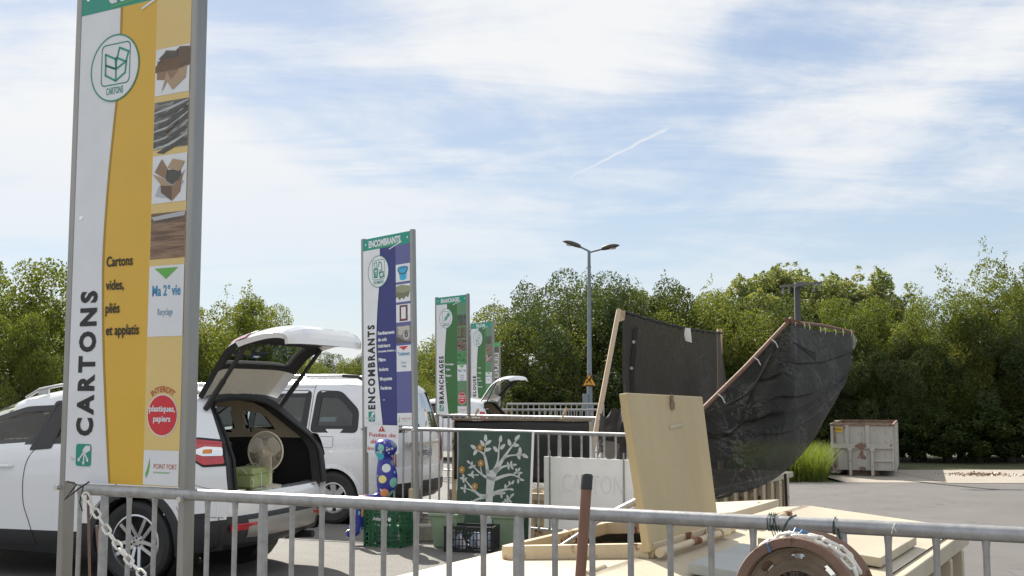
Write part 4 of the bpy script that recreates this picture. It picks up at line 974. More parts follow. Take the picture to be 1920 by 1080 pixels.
cpts = [suv_w(-.6, .3, .97), suv_w(-.7, .33, .96), suv_w(-.8, .31, .86), suv_w(-.78, .29, .795), suv_w(-.8, .15, .79)]
mb = MB(); mb.tube([Vector(p) for p in catmull(cpts, 6)], .004, 6); c2_ = [suv_w(-.55, .02, .98), suv_w(-.66, .06, 1.0), suv_w(-.77, .14, .95), suv_w(-.79, .16, .86), suv_w(-.79, .16, .80)]; mb.tube([Vector(p) for p in catmull(c2_, 6)], .004, 6)
mb.build('power_cord', white_plastic, t, smooth=40)

# ------------------------------------------------------------------ white people carrier behind it
TV = R(20); RTV = Vector((math.sin(TV), math.cos(TV), 0)); axv = unZ(630, 981, 0) + RTV * .78
van = thing('parked_van', 'white tall people carrier with roof rails behind the blue sign', 'van', axv, math.pi - TV, 'parked vehicles')
VN = Shell(roof=[(-.76, 1.74), (-.6, 1.78), (0, 1.81), (1.2, 1.81), (1.6, 1.75), (2.0, 1.56), (2.5, 1.2), (2.65, 1.1), (3.1, 1.0), (3.4, .8), (3.5, .6)], belt=[(-.76, 1.12), (1, 1.1), (2.5, 1.02), (3.5, .6)],
           wid=[(-.76, .83), (-.6, .88), (0, .905), (2.5, .905), (3.1, .85), (3.5, .6)], zb=[(-.76, .3), (0, .24), (3.5, .26)], wr=[(-.76, .64), (0, .68), (1.5, .67), (2.5, .7), (3.5, .5)],
           xend=[(.2, -.72), (.6, -.76), (1.0, -.74), (1.4, -.66), (1.75, -.56), (1.9, -.54)], x0=-.76, x1=3.48)
VN.build(van, car_white2, [[(-.32, 1.14), (-.3, 1.42), (-.02, 1.66), (.33, 1.67), (.35, 1.14)], [(.41, 1.14), (.41, 1.67), (1.28, 1.67), (1.3, 1.14)], [(1.36, 1.14), (1.36, 1.66), (1.62, 1.6), (2.3, 1.14)]],
         [(0, .33, .36), (2.72, .33, .36)], lambda x: .34, blk, (1.62, 2.55), lining=(trim_black, trim_beige), frame=.085, glass_m=glass_dark, frame_m=blk_gloss)
for a in (0, 2.72):
    VN.arch(van, a, .33, .365, .05, car_white2, off=.012)
    for s in (1, -1): wheel(van, a, s * .785, .325, s, rim=.19, spokes=7, split=0, hub_m=M('steel_trim', (.55, .55, .55), .4, .4, .05))
# rear doors as one curved sheet with a window hole
q = VN.sec(-.76); rows = [(VN.sx(-.76, z), y, z) for y, z in q]
body, gls = MB(), MB(); vv = np.linspace(-1, 1, 25)
def vp(r, v): x, y, z = r; return Vector((x - .06 * (1 - v ** 4), v * y, z))
for r0, r1 in zip(rows[:-1], rows[1:]):
    for v0, v1 in zip(vv[:-1], vv[1:]):
        win = 1.13 < (r0[2] + r1[2]) / 2 < 1.62 and abs(v0 + v1) / 2 < .84
        (gls if win else body).add([vp(r0, v0), vp(r0, v1), vp(r1, v1), vp(r1, v0)], [(0, 1, 2, 3)])
td = body.build('tailgate', car_white2, van, local=True, smooth=40); gls.build('pane', glass_dark, td, local=True, smooth=40)
mb = MB(); pr = [vp(min(rows, key=lambda r: abs(r[2] - z)), v) + Vector((-.004, 0, 0)) for v, z in [(.86, 1.12), (.86, 1.63), (-.86, 1.63), (-.86, 1.12)]]
mb.tube(pr, .014, 6, closed=True); mb.build('window_seal', seal, td, local=True)
mb = MB(); mb.box((-.845, 0, .99), (.05, .95, .05)); mb.build('plate_garnish', M('garnish', (.6, .6, .6), .2, .7), td, local=True, bevel=.012)
mb = MB(); mb.box((-.842, .0, .86), (.012, .52, .115)); pl = mb.build('number_plate', I_white, td, local=True)
fr = Matrix.Translation((-.848, .0, .86)) @ Matrix.Rotation(R(-90), 4, 'Z'); mb = MB(); text(mb, 'AM-592-JJ', 0, -.035, .07, width=.4, y=-.003, bold=.02, align='C', fr=fr)
mb.mi = 1
for s in (-1, 1): mb.add([fr @ Vector(p) for p in [(s * .26, -.002, -.055), (s * .222, -.002, -.055), (s * .222, -.002, .055), (s * .26, -.002, .055)]], [(0, 1, 2, 3)])
mb.build('plate_lettering', [I_black, ink('plate_blue', (.02, .08, .45))], pl, local=True, recalc=False)
for s in (1, -1):
    mb = MB(); g = []
    for z in np.linspace(.72, 1.12, 9): x = VN.sx(-.76, z); y = VN.y(x, z); g.append([(x + .1, s * (VN.y(x + .1, z) + .006), z), (x + .0, s * (y + .008), z), (x - .025, s * (y - .02), z), (x - .05, s * (y - .12), z)])
    mb.grid(g).build('tail_lamp', red_lens, van, local=True, smooth=40)
bumper(van, 'bumper', car_white2, [(-.7, .7), (-.84, .69), (-.86, .62), (-.86, .5)], 0, .87, bow=.12)
bumper(van, 'lower_bumper', blk, [(-.862, .505), (-.872, .47), (-.86, .36), (-.76, .27), (-.5, .25)], 0, .86, bow=.12)
for s in (1, -1):
    mb = MB(); mb.tube([(x, s * .62, VN.roof(x) + .05) for x in np.linspace(.0, 1.4, 8)], .018, 8); mb.build('roof_rail', alloy, van, local=True, smooth=40)
    mb = MB(); mb.tube([(-.28, s * .61, VN.roof(-.28) + .0), (-.2, s * .62, VN.roof(-.2) + .045), (.02, s * .62, VN.roof(0) + .05)], [.018, .024, .024], 8); mb.build('rail_foot', blk, van, local=True, smooth=40); mb = MB(); mb.tube([(1.4, s * .62, VN.roof(1.4) + .05), (1.6, s * .61, VN.roof(1.6) - .02)], .022, 8); mb.build('rail_foot', blk, van, local=True, smooth=40)
mb = MB()
for s in (1, -1):
    VN.line(mb, [(.38, 1.74), (.38, 1.1), (.4, .9), (.38, .72)], .008, s); VN.line(mb, [(.38, 1.715), (1.3, 1.715)], .006, s); VN.line(mb, [(1.33, 1.7), (1.33, .35)], .008, s); VN.line(mb, [(.36, .6), (.55, .55), (-.0, .71)][:1] + [(-.37, .5), (-.7, .5)], .001, s)
VN.line(mb, round_poly([(.2, 1.09), (.0, 1.09), (.0, .95), (.2, .95)], .03) + [(.2, 1.05)], .005, 1)
mb.build('panel_gaps', seal, van, local=True)
mb = MB(); pk = M('pink_sticker', (.75, .35, .5), .5)
rnd = random.Random(4)
for (x, z) in ((-.36, 1.6), (-.4, 1.57), (-.43, 1.53), (-.44, 1.58), (-.47, 1.49), (-.44, 1.47)):
    for k in range(5): a = k * 1.2566 + rnd.random(); VN.patch(mb, [(x + .017 * math.cos(a) + .013 * math.cos(b), z + .017 * math.sin(a) + .013 * math.sin(b)) for b in np.linspace(0, 6.28, 7, False)], .004, 1, 0)
mb.build('flower_sticker', pk, van, local=True)
for s in (1, -1): seat(van, 1.25, s * .36, .7); seat(van, .3, s * .36, .7)
MB().box((1.0, 0, .5), (3.2, 1.6, .3)).build('cabin_floor', trim_black, van, local=True)
MB().hexa([(2.1, -.8, .6), (2.6, -.8, .6), (2.6, .8, .6), (2.1, .8, .6), (2.15, -.78, 1.06), (2.6, -.78, 1.06), (2.6, .78, 1.06), (2.15, .78, 1.06)]).build('dashboard', trim_black, van, local=True, bevel=.05)
steering(van, 1.95, .36, 1.12)

# ------------------------------------------------------------------ small hatchback far back, tailgate up
TC = R(20); RTC = Vector((math.sin(TC), math.cos(TC), 0)); FWC = Vector((-math.cos(TC), math.sin(TC), 0))
p0 = unY(912, 774, 27); axc = Vector((p0.x, p0.y, 0)) + FWC * .5 + RTC * .72
hat = thing('parked_hatchback', 'small white hatchback with raised tailgate behind the branch sign', 'car', axc, math.pi - TC, 'parked vehicles')
HB = Shell(roof=[(-.6, 1.4), (-.3, 1.46), (.3, 1.5), (1.1, 1.48), (1.5, 1.36), (2.1, 1.02), (2.6, .92), (3.0, .8), (3.1, .6)], belt=[(-.6, 1.0), (1, .95), (2, .9), (3.1, .6)], wid=[(-.6, .78), (-.4, .82), (0, .84), (2.3, .84), (2.8, .78), (3.1, .5)],
           zb=[(-.6, .3), (0, .22), (3.1, .26)], wr=[(-.6, .52), (0, .58), (1.4, .58), (2.2, .66), (3.1, .45)], xend=[(.2, -.52), (.6, -.6), (1.0, -.56), (1.3, -.36), (1.5, -.25)], x0=-.6, x1=3.1)
HB.build(hat, car_white, [[(-.1, 1.03), (-.05, 1.32), (.6, 1.38), (.66, 1.02)], [(.74, 1.02), (.7, 1.38), (1.1, 1.36), (1.85, .98)]], [(0, .3, .33), (2.4, .3, .33)], None, None, (1.4, 2.2), lining=(trim_black, trim_beige), glass_m=glass, frame_m=blk_gloss)
for a in (0, 2.4):
    for s in (1, -1): wheel(hat, a, s * .72, .3, s, rim=.18, spokes=6, split=0)
    HB.arch(hat, a, .3, .335, .03, car_white, off=.006)
q = HB.sec(-.6); ring = [(HB.sx(-.6, z), y, z) for y, z in q if z > .72]; mb = MB()
for s in (1, -1): F = lambda r: [Vector((a, s * b, c)) for a, b, c in r]; mb.grid([F(ch(1.0, 0, -.004)), F(ch(.88, .04, 0)), F(ch(.85, .05, .08))])
mb.build('boot_frame', blk, hat, local=True, smooth=40)
bumper(hat, 'bumper', car_white, [(-.5, .74), (-.64, .73), (-.66, .6), (-.66, .4), (-.55, .28)], 0, .8, bow=.12)
for s in (1, -1): mb = MB(); HB.patch(mb, round_poly([(-.3, 1.18), (-.42, 1.18), (-.57, .92), (-.5, .88), (-.36, 1.0)], .02), .008, s); mb.build('tail_lamp', red_lens, hat, local=True)
MB().box((-.2, 0, .66), (.7, 1.2, .05)).build('boot_floor', trim_black, hat, local=True)
MB().hexa([(.2, -.6, .7), (.35, -.6, .7), (.35, .6, .7), (.2, .6, .7), (.1, -.6, 1.1), (.2, -.6, 1.1), (.2, .6, 1.1), (.1, .6, 1.1)]).build('rear_seat', seat_m, hat, local=True, bevel=.03)
ghp, HGP, HGN = tailgate(hat, -.22, 1.47, [(0, 0), (.12, .16), (.28, .36), (.46, .5), (.62, .56), (.8, .58), (.9, .56), (.93, .48)], lambda f: .56 + .12 * min(1, f / .5) - .05 * max(0, (f - .75) / .25), .05, car_white, .12, .66, lamps=False, glass_m=glass)
for s in (1, -1): mb = MB(); mb.cyl(Vector((-.36, s * .55, 1.25)), HGP(int(HGN * .5), s * .9, -.06), .014, .012, 8); mb.build('gas_strut', blk, hat, local=True)
# ------------------------------------------------------------------ first skip: closed container with lids
def zr(u, n):
    uc = (C1L + C1R) / 2; k = 1 - abs(u - uc) / ((C1R - C1L) / 2); return .53 + .12 * k
UC = (C1L + C1R) / 2; N0, N1 = 5.1, 10.05
c1 = thing('closed_container', 'cream steel container with a peaked roof of hatches in the near dock', 'container', dk(UC, (N0 + N1) / 2, YARD), -SITE)
HO = (-3.76, -2.74, 6.42, 7.95)
us = [C1L, HO[0], HO[1], UC + .001, -2.3, C1R]; ns = [N0, HO[2], HO[3], 9.5, N1]
mb = MB()
for i in range(len(us) - 1):
    for j in range(len(ns) - 1):
        if us[i] == HO[0] and ns[j] == HO[2]: continue
        a, b, c, d = (us[i], ns[j]), (us[i + 1], ns[j]), (us[i + 1], ns[j + 1]), (us[i], ns[j + 1])
        mb.face([dk(u, n, zr(u, n)) for u, n in (a, b, c, d)])
mb.build('roof', cream, c1)
mb = MB()
zb_ = YARD + .18
for (u0, n0), (u1, n1) in (((C1L, N0), (C1R, N0)), ((C1R, N0), (C1R, N1)), ((C1R, N1), (C1L, N1)), ((C1L, N1), (C1L, N0))):
    mb.face([dk(u0, n0, zb_), dk(u1, n1, zb_), dk(u1, n1, .52), dk(u0, n0, .52)])
mb.face([dk(C1L, N0, zb_), dk(C1R, N0, zb_), dk(C1R, N1, zb_), dk(C1L, N1, zb_)])
mb.build('walls', cream, c1)
mb = MB(); e = .05
for (u0, n0), (u1, n1) in (((C1R + .03, N0), (C1R + .03, N1)), ((C1L - .03, N0), (C1L - .03, N1)), ((C1R, N1 + .03), (C1L, N1 + .03))):
    mb.beam(dk(u0, n0, .455), dk(u1, n1, .455), .07, .12); mb.beam(dk(u0, n0, zb_ + .07), dk(u1, n1, zb_ + .07), .08, .14)
mb.build('rim_rail', cream, c1, bevel=.008)
for w_ in (C1R + .04, C1L - .04):
    mb = MB(); n_ = N0 + .05
    while n_ < N1 + .05: mb.beam(dk(w_, n_, zb_ + .1), dk(w_, n_, .395), .1, .075, up=dk(1, 0)); n_ += .56
    mb.build('wall_ribs', cream, c1, bevel=.006)
mb = MB(); u0, u1, n0, n1 = HO
P3 = lambda u, n, h=0: dk(u, n, zr(u, n) + h)
for a, b in (((u0, n0), (u1, n0)), ((u1, n0), (u1, n1)), ((u1, n1), (u0, n1)), ((u0, n1), (u0, n0))):
    mb.beam(P3(*a, .045), P3(*b, .045), .05, .09)
mb.build('hatch_frame', cream_rust, c1, bevel=.006)
mb = MB()       # folded-in card of the hatch: lining and load
mb.face([dk(u0, n0, .5), dk(u0, n1, .5), dk(u0, n1, .05), dk(u0, n0, .05)]); mb.face([dk(u0, n1, .5), dk(u1, n1, .5), dk(u1, n1, .05), dk(u0, n1, .05)]); mb.face([dk(u1, n1, .5), dk(u1, n0, .5), dk(u1, n0, .05), dk(u1, n1, .05)]); mb.face([dk(u0 - .3, n0, .05), dk(u1, n0, .05), dk(u1, n1, .05), dk(u0 - .3, n1, .05)])
mb.build('inner_walls', rust_dark, c1)
rnd = random.Random(7)
def hinge(mb, u0, n0, u1, n1, h=.05):
    a, b = P3(u0, n0, h), P3(u1, n1, h); mb.cyl(a, a.lerp(b, .12), .03, .03, 10); mb.cyl(a.lerp(b, .14), a.lerp(b, .86), .024, .024, 10); mb.cyl(a.lerp(b, .88), b, .03, .03, 10)
for q in ((-2.66, 6.38, -2.66, 7.6), (-2.66, 8.2, -2.66, 9.1, .03)): mb = MB(); hinge(mb, *q); mb.build('hinge_pipe', cream_rust, c1, smooth=40)
def slab(u0, u1, n0, n1, th, m, lift=.0, skew=0):
    b = [P3(u0, n0, lift), P3(u1, n0 + skew, lift), P3(u1, n1 + skew, lift), P3(u0, n1, lift)]
    MB().hexa(b + [p + Vector((0, 0, th)) for p in b]).build('closed_lid', m, c1, bevel=.006)
lid_dull = M('lid_sheet', (.36, .37, .35), .5, 0, .1, 4, .08, 20)
slab(-2.38, -1.66, 6.12, 7.08, .06, lid_dull, .012); slab(-2.38, -1.58, 7.4, 8.6, .06, cream, .012, -.02); slab(-3.75, -2.8, 8.15, 9.3, .06, cream, .05)
# lock bars lying on the roof
mb = MB(); mb.cyl(unZ(1098, 1079, .64), unZ(1131, 1066, .64), .028, .028, 10); mb.build('lock_bar', cream_rust, c1, smooth=40); mb = MB(); mb.cyl(P3(-3.0, 9.1, .09), P3(-2.86, 8.95, .09), .03, .03, 8); mb.build('lock_bar', cream_rust, c1, smooth=40)
mb = MB(); mb.cyl(P3(-3.55, 6.5, -.02), dk(-2.92, 6.75, 1.0).lerp(P3(-3.55, 6.5), .35), .012, .012, 8); mb.cyl(dk(-2.92, 6.75, 1.0).lerp(P3(-3.55, 6.5), .35), dk(-2.9, 6.72, .98), .02, .02, 8); mb.build('lid_strut', galv, c1, smooth=40)
# the raised lid
hn, hf = P3(-2.77, 6.38, .03), P3(-2.785, 7.64, .03); tn, tf = unY(1160, 739, 7.0), unY(1304, 746, 8.15)
lat3 = (hf - hn).cross(tn - hn).normalized() * .055
MB().hexa([hn, hf, hf + lat3, hn + lat3, tn, tf, tf + lat3, tn + lat3]).build('raised_lid', lid_mat, c1, bevel=.006)
if True:
    fdir = (tf - tn); cpt = tn + fdir * .53 - (tn - hn) * .03; nrm = lat3.normalized()
    sgn = 1 if nrm.dot(Vector((0, -1, 0))) > 0 else -1; off_ = lat3 * (1 if sgn > 0 else 0) + nrm * sgn * .012
    mb = MB(); mb.tube([cpt + off_ + Vector((0, 0, .03)), cpt + off_ + Vector((0, 0, .0)), cpt + off_ - Vector((0, 0, .05))], .012, 8); mb.beam(cpt + off_ - Vector((0, 0, .02)), cpt + off_ - Vector((0, 0, .07)), .05, .03); mb.build('lid_latch', rust_dark, c1)
    a = cpt + off_ - Vector((0, 0, .19)) - fdir.normalized() * .1; MB().beam(a, a + fdir.normalized() * .26 + Vector((0, 0, .02)), .05, .022).build('lid_handle', cream, c1, bevel=.004)
# ------------------------------------------------------------------ second skip with its nets
C2W = 2.45; LT = C2LAT
B2 = lambda k, w, z: C2N + C2DIR * k + LT * w + Vector((0, 0, z))
c2 = thing('open_skip', 'open cream skip with ribbed sides under the black nets', 'skip', B2(3.9, C2W / 2, YARD), -SITE)
ZT, LN = .15, (C2F - C2N).length
mb = MB(); z0_ = YARD + .15
for (k0, w0), (k1, w1) in (((0, 0), (LN, 0)), ((LN, 0), (LN, C2W)), ((LN, C2W), (0, C2W)), ((0, C2W), (0, 0))):
    mb.face([B2(k0, w0, z0_), B2(k1, w1, z0_), B2(k1, w1, ZT), B2(k0, w0, ZT)])
mb.face([B2(0, 0, -.35), B2(LN, 0, -.35), B2(LN, C2W, -.35), B2(0, C2W, -.35)])
mb.build('walls', cream, c2)
mb = MB()
for (k0, w0), (k1, w1) in (((-.05, -.03), (LN + .05, -.03)), ((LN + .02, 0), (LN + .02, C2W)), ((LN, C2W + .03), (0, C2W + .03))): mb.beam(B2(k0, w0, ZT - .03), B2(k1, w1, ZT - .03), .09, .1)
mb.build('rim_rail', cream, c2, bevel=.008)
mb = MB(); k = .25
while k < LN: mb.beam(B2(k, -.05, z0_), B2(k, -.05, ZT - .085), .13, .08, up=LT); k += .52
mb.build('wall_ribs', cream_rust, c2, bevel=.006)
mb = MB(); mb.hexa([B2(-.05, -.02, -.75), B2(.0, -.02, -.75), B2(.0, C2W, -.75), B2(-.05, C2W, -.75), B2(-.05, -.02, .3), B2(.0, -.02, .3), B2(.0, C2W, .3), B2(-.05, C2W, .3)])
for w in (.02, .6, 1.2, 1.8, C2W - .05): mb.beam(B2(-.08, w, -.75), B2(-.08, w, .34), .09, .06, up=C2DIR)
mb.beam(B2(-.1, -.02, .3), B2(-.1, C2W, .3), .07, .09); mb.beam(B2(-.1, -.02, -.28), B2(-.1, C2W, -.28), .07, .1); mb.beam(B2(-.1, -.02, -.62), B2(-.1, C2W, -.62), .07, .1)
mb.build('end_door', cream_rust, c2, bevel=.006)
mb = MB(); mb.beam(B2(-.12, -.02, -.42), B2(-.12, C2W, -.42), .04, .04); mb.beam(B2(-.12, -.02, .12), B2(-.12, C2W, .12), .035, .035); mb.build('lock_rods', galv, c2)
# load of boards in the skip
mb = MB(); rnd = random.Random(3)
for i in range(10):
    a = B2(.6 + .6 * i, .3 + rnd.random() * 1.6, -.25 + rnd.random() * .3); d = Vector((rnd.uniform(-1, 1), rnd.uniform(-1, 1), rnd.uniform(-.2, .4))).normalized(); mb.beam(a, a + d * rnd.uniform(.8, 1.3), .25, .02)
tag(mb.build('load_of_boards', wood_raw), 'loose wooden boards heaped inside the open skip', 'boards', kind='stuff')
# black sheet hung across the dock in front of the second skip
a, b = unY(852, 787, 15.0), unY(1104, 789, 14.1); rows = []
for i in range(13):
    v = i / 12; row = []
    for j in range(41):
        w = j / 40; p = a.lerp(b, w); row.append(p + Vector((.012 * math.sin(w * 19) * v, -.03 * math.sin(w * 11 + v * 2) * v - .02 * math.sin(v * 6), -.78 * v - .012 * math.sin(w * 9) * (1 - v))))
    rows.append(row)
t = thing('black_sheet', 'black sheet on a brown batten hanging across the second dock', 'sheet', Vector((*((a + b) / 2).xy, 0)))
o = MB().grid(rows).build('cloth', tarp_m, t, smooth=60); o.modifiers.new('thickness', 'SOLIDIFY').thickness = .006
mb = MB(); mb.beam(a + Vector((-.03, 0, .008)), b + Vector((.03, 0, .008)), .04, .03); mb.build('batten', rust_dark, t)
for p in (a, b): MB().beam(Vector((p.x, p.y + .06, YARD)), p + Vector((0, .06, -.02)), .06, .06).build('support_post', cream_rust, t)
q = unY(1107, 815, 14.15); mb = MB(); mb.beam(Vector((q.x, q.y, .2)), Vector((q.x, q.y, q.z + .03)), .1, .03); solid('white_post', 'white plastic strip standing right of the black sheet', 'post', mb, white_plastic)

def cloth(mb, edge_a, edge_b, n, m, fold):
    rows = []
    for i in range(n + 1):
        v = i / n; row = []
        for j in range(m + 1): w = j / m; row.append(edge_a(w).lerp(edge_b(w), v) + fold(w, v))
        rows.append(row)
    return mb.grid(rows)
# back net: hangs from a rope between two poles on the left side of the skip
TL, TR = unY(1168, 583, 20), unY(1353, 624, 23.6)
net1 = thing('net_screen', 'flat black shade net hanging between two wooden poles, rear left', 'net', Vector((*((TL + TR) / 2).xy, YARD)), 0, 'black nets over the skip')
def e_top(w): return TL.lerp(TR, w) + Vector((0, 0, -.06 * math.sin(math.pi * w) - .012 * abs(math.sin(w * 26))))
def e_bot(w): return unY(1160 + 212 * w, 905 - 45 * w, 19.6 + 4 * w)
def fold1(w, v):
    s = math.sin(math.pi * min(1, v * 1.2) / 2); g = .05 * math.sin(w * 26 + 2 * math.sin(v * 3)) * s + .09 * math.sin(w * 9 + 1) * s + .05 * math.sin(v * 9 + w * 4)
    return Vector((.5 * g - .05 * (1 - w) * math.sin(v * 7), -.8 * g, 0))
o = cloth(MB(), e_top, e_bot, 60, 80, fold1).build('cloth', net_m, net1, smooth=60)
mb = MB(); mb.tube([e_top(w) + Vector((0, -.02, 0)) for w in np.linspace(0, 1, 30)], .022, 6)
for w in np.linspace(.03, .97, 16): p = e_top(w); mb.tube([p + Vector((0, -.03, .03)), p + Vector((.0, -.05, -.01)), p + Vector((0, -.02, -.05))], .008, 5)
mb.build('top_rope', seal, net1)
mb = MB(); hem = [e_top(.1).lerp(e_bot(.09), v) + fold1(.1, v) + Vector((.0, -.03, 0)) for v in (.08, .2, .35, .5, .62)]
for p, q, w0 in zip(hem[:-1], hem[1:], (.12, .14, .12, .07)): mb.face([p + Vector((-w0 / 2, 0, 0)), p + Vector((w0 / 2, 0, 0)), q + Vector((w0 / 2.4, 0, 0)), q + Vector((-w0 / 2.4, 0, 0))])
mb.build('hem_strip', seal, net1)
mb = MB(); mb.tube([hem[-1], hem[-1] + Vector((-.06, -.02, -.5)), hem[-1] + Vector((-.14, -.02, -1.0))], .012, 5); p = e_top(.0); mb.tube([p + Vector((.02, -.05, -1.3)), p + Vector((.04, -.06, -2.0)), p + Vector((.08, -.06, -2.6))], .012, 5); mb.build('white_string', white_plastic, net1)
mb = MB(); p = e_top(.6); mb.face([p + Vector((-.08, -.1, -.0)), p + Vector((.07, -.13, -.02)), p + Vector((.09, -.14, -.3)), p + Vector((-.03, -.11, -.26))]); mb.build('white_patch', board_white, net1)
mb = MB()
for v in (.17, .33): 
    p = e_top(.1).lerp(e_bot(.09), v) + fold1(.1, v) + Vector((0, -.06, 0)); mb.cyl(p, p + Vector((0, -.01, 0)), .03, .03, 10)
mb.build('eyelet', galv, net1)
mb = MB(); a, b = unY(1104, 880, 16.6), unY(1160, 582, 19.9); d = (b - a).normalized(); mb.beam(a, b, .075, .075, up=(0, 1, 0)); b2 = b + d * .02; mb.prism([b2, b2 + Vector((.12, 0, -.02)), b2 + Vector((.1, 0, -.18)), b2 - d * .42], (0, .05, 0))
solid('net_pole', 'pale leaning wooden pole left of the flat black net', 'pole', mb, wood_raw, 'wooden net poles')
mb = MB(); a, b = unY(1352, 905, 23.95), unY(1349, 617, 23.9); mb.beam(a, b, .1, .1, up=(0, 1, 0)); solid('net_pole', 'upright wooden pole at the right end of the flat black net', 'pole', mb, wood_raw, 'wooden net poles')
# front net: draped over a leaning pole and a top beam, hanging outside the skip
pb, pt_, be = unY(1298, 786, 15.6), unY(1480, 601, 18.3), unY(1597, 622, 21.2)
KP = .47
def front_top(w):
    if w < KP: return pb.lerp(pt_, w / KP) + Vector((.02, 0, -.03))
    q = (w - KP) / (1 - KP); return pt_.lerp(be, q) + Vector((.01, 0, -.03 - .05 * math.sin(math.pi * q)))
bot_px = [(1299, 800, 15.5), (1304, 850, 15.2), (1313, 900, 14.9), (1328, 933, 14.7), (1368, 931, 14.75), (1405, 922, 15.0), (1445, 905, 15.5), (1480, 880, 16.1), (1512, 846, 17.0), (1535, 815, 17.8), (1552, 780, 18.7)]
bot = [Vector(p) for p in catmull([tuple(unY(*q)) for q in bot_px], 8)]
def front_bot(w):
    k = w * (len(bot) - 1); i = min(int(k), len(bot) - 2); return bot[i].lerp(bot[i + 1], k - i)
NR = [random.Random(21).uniform(-1, 1) for _ in range(400)]
def n1(x): i = math.floor(x); f = x - i; f = f * f * (3 - 2 * f); return NR[i % 400] * (1 - f) + NR[(i + 1) % 400] * f
def fold2(w, v):
    s = min(1, 3.2 * v) * min(1, 3.2 * (1 - v)); rt = min(1, max(0, (w - .4) * 7)); lt = 1 - rt
    bul = .34 * math.sin(math.pi * min(1, v ** .8)) * math.sin(math.pi * min(1, w * .93 + .04)) + .12 * math.sin(math.pi * v) * rt
    k = v * 4.6 + .3 * n1(w * 4) + .12 * n1(w * 15 + 50) + .15 * w; fr = k - math.floor(k)
    tk = .9 + .6 * n1(w * 4 + 31 * math.floor(k)); pl = (.07 * fr ** 1.5 - .04 * math.exp(-(fr / .06) ** 2)) * tk * rt * s                                  # hanging tucks across the right half
    vp = (.04 * n1(w * 70 + 1.5 * n1(v * 4)) + .05 * n1(w * 24 + 40 + 2 * n1(v * 3))) * rt * min(1, 4 * v)  # pleats below the beam
    rad = math.atan2(v - .1, w + .05); wr = (.1 * n1(rad * 16 + 7 + 1.5 * n1(v * 5)) + .07 * n1(rad * 41 + 90 + 3 * v) + .05 * n1(v * 22 + 11 * w) + .04 * n1(v * 47 - 31 * w + 9) + .03 * n1(w * 83 + v * 29)) * (lt + .55) * s
    cr = .3 * math.exp(-((w - .43 + .12 * v) / .03) ** 2) * min(1, 5 * v) * (1 - v) + .12 * math.exp(-((w - .3 - .15 * v) / .03) ** 2) * v
    cr += .16 * math.exp(-((v - .42 - .1 * n1(w * 6)) / .018) ** 2) * lt * s + .14 * math.exp(-((v - .66 + .12 * w) / .02) ** 2) * (1 - .6 * rt) * s
    cr += .05 * n1(w * 60 + v * 45) * math.exp(-((w - .4 + .08 * v) / .08) ** 2)
    edge = .16 * math.sin(math.pi * v) * max(0, (w - .8) / .2) ** 2
    return Vector((.35, -.75, -.1)) * (bul + pl - cr + wr) * 1.0 + Vector((.25, -.7, 0)) * vp + Vector((1, .2, 0)) * edge
net2 = thing('net_drape', 'crumpled black shade net sagging from the red pole, front right', 'net', Vector((*((pb + be) / 2).xy, YARD)), 0, 'black nets over the skip')
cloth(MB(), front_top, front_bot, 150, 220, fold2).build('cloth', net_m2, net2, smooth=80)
mb = MB()
for w in (.5, .57, .61, .7, .74, .83, .9, .98): p = front_top(w); mb.tube([p + Vector((0, -.04, .06)), p + Vector((.01, -.07, 0)), p + Vector((0, -.04, -.07))], .008, 5)
for w in (.1, .27, .36): p = front_top(w); mb.tube([p + Vector((.0, -.06, .05)), p + Vector((.06, -.07, -.0)), p + Vector((.1, -.05, -.08))], .009, 5)
mb.build('tie', white_plastic, net2)
mb = MB(); a = front_bot(.985) + Vector((0, 0, .1)); mb.flat([be + Vector((0, -.02, 0)), be + Vector((.09, -.05, -.16)), be + Vector((.02, -.06, -.34)), be + Vector((-.14, -.06, -.3)), be + Vector((-.1, -.04, -.12))]); mb.build('plastic_flap', glass_lens, net2)
mb = MB(); p = front_top(.42) + Vector((.1, -.3, -.16)); 
for i in range(3): mb.beam(p + Vector((.0 + .05 * i, -.02 * i, -.03 - .045 * i)), p + Vector((.32, -.14, -.22 - .05 * i)), .008, .025)
mb.build('fringe', seal, net2)
mb = MB(); mb.tube([pb - (pt_ - pb).normalized() * .35, pb.lerp(pt_, .5) + Vector((.01, 0, -.02)), pt_ + (pt_ - pb).normalized() * .08], .036, 10); mb.beam(unY(1300, 915, 15.6), pb, .08, .06)
solid('net_pole', 'red brown wooden pole slanting up the front of the black net', 'pole', mb, wood_red, 'wooden net poles', smooth=40)
mb = MB(); mb.tube([pt_ - (be - pt_).normalized() * .15 + Vector((0, 0, -.03)), pt_.lerp(be, .5) + Vector((0, 0, .02)), be + (be - pt_).normalized() * .12], [.034, .03, .026], 8); mb.beam(pt_ + Vector((-.1, -.05, .03)), pt_ + Vector((.16, -.08, -.03)), .06, .03)
solid('net_pole', 'rough wooden beam along the top of the sagging black net', 'beam', mb, wood_red, 'wooden net poles', smooth=40)
mb = MB(); a = unY(1472, 888, 16.8); mb.tube([a, a + Vector((.01, 0, -.45)), a + Vector((-.03, 0, -.95)), a + Vector((-.04, 0, -1.35))], .022, 6); solid('black_strap', 'black strap hanging down at the corner of the ribbed skip', 'strap', mb, seal)
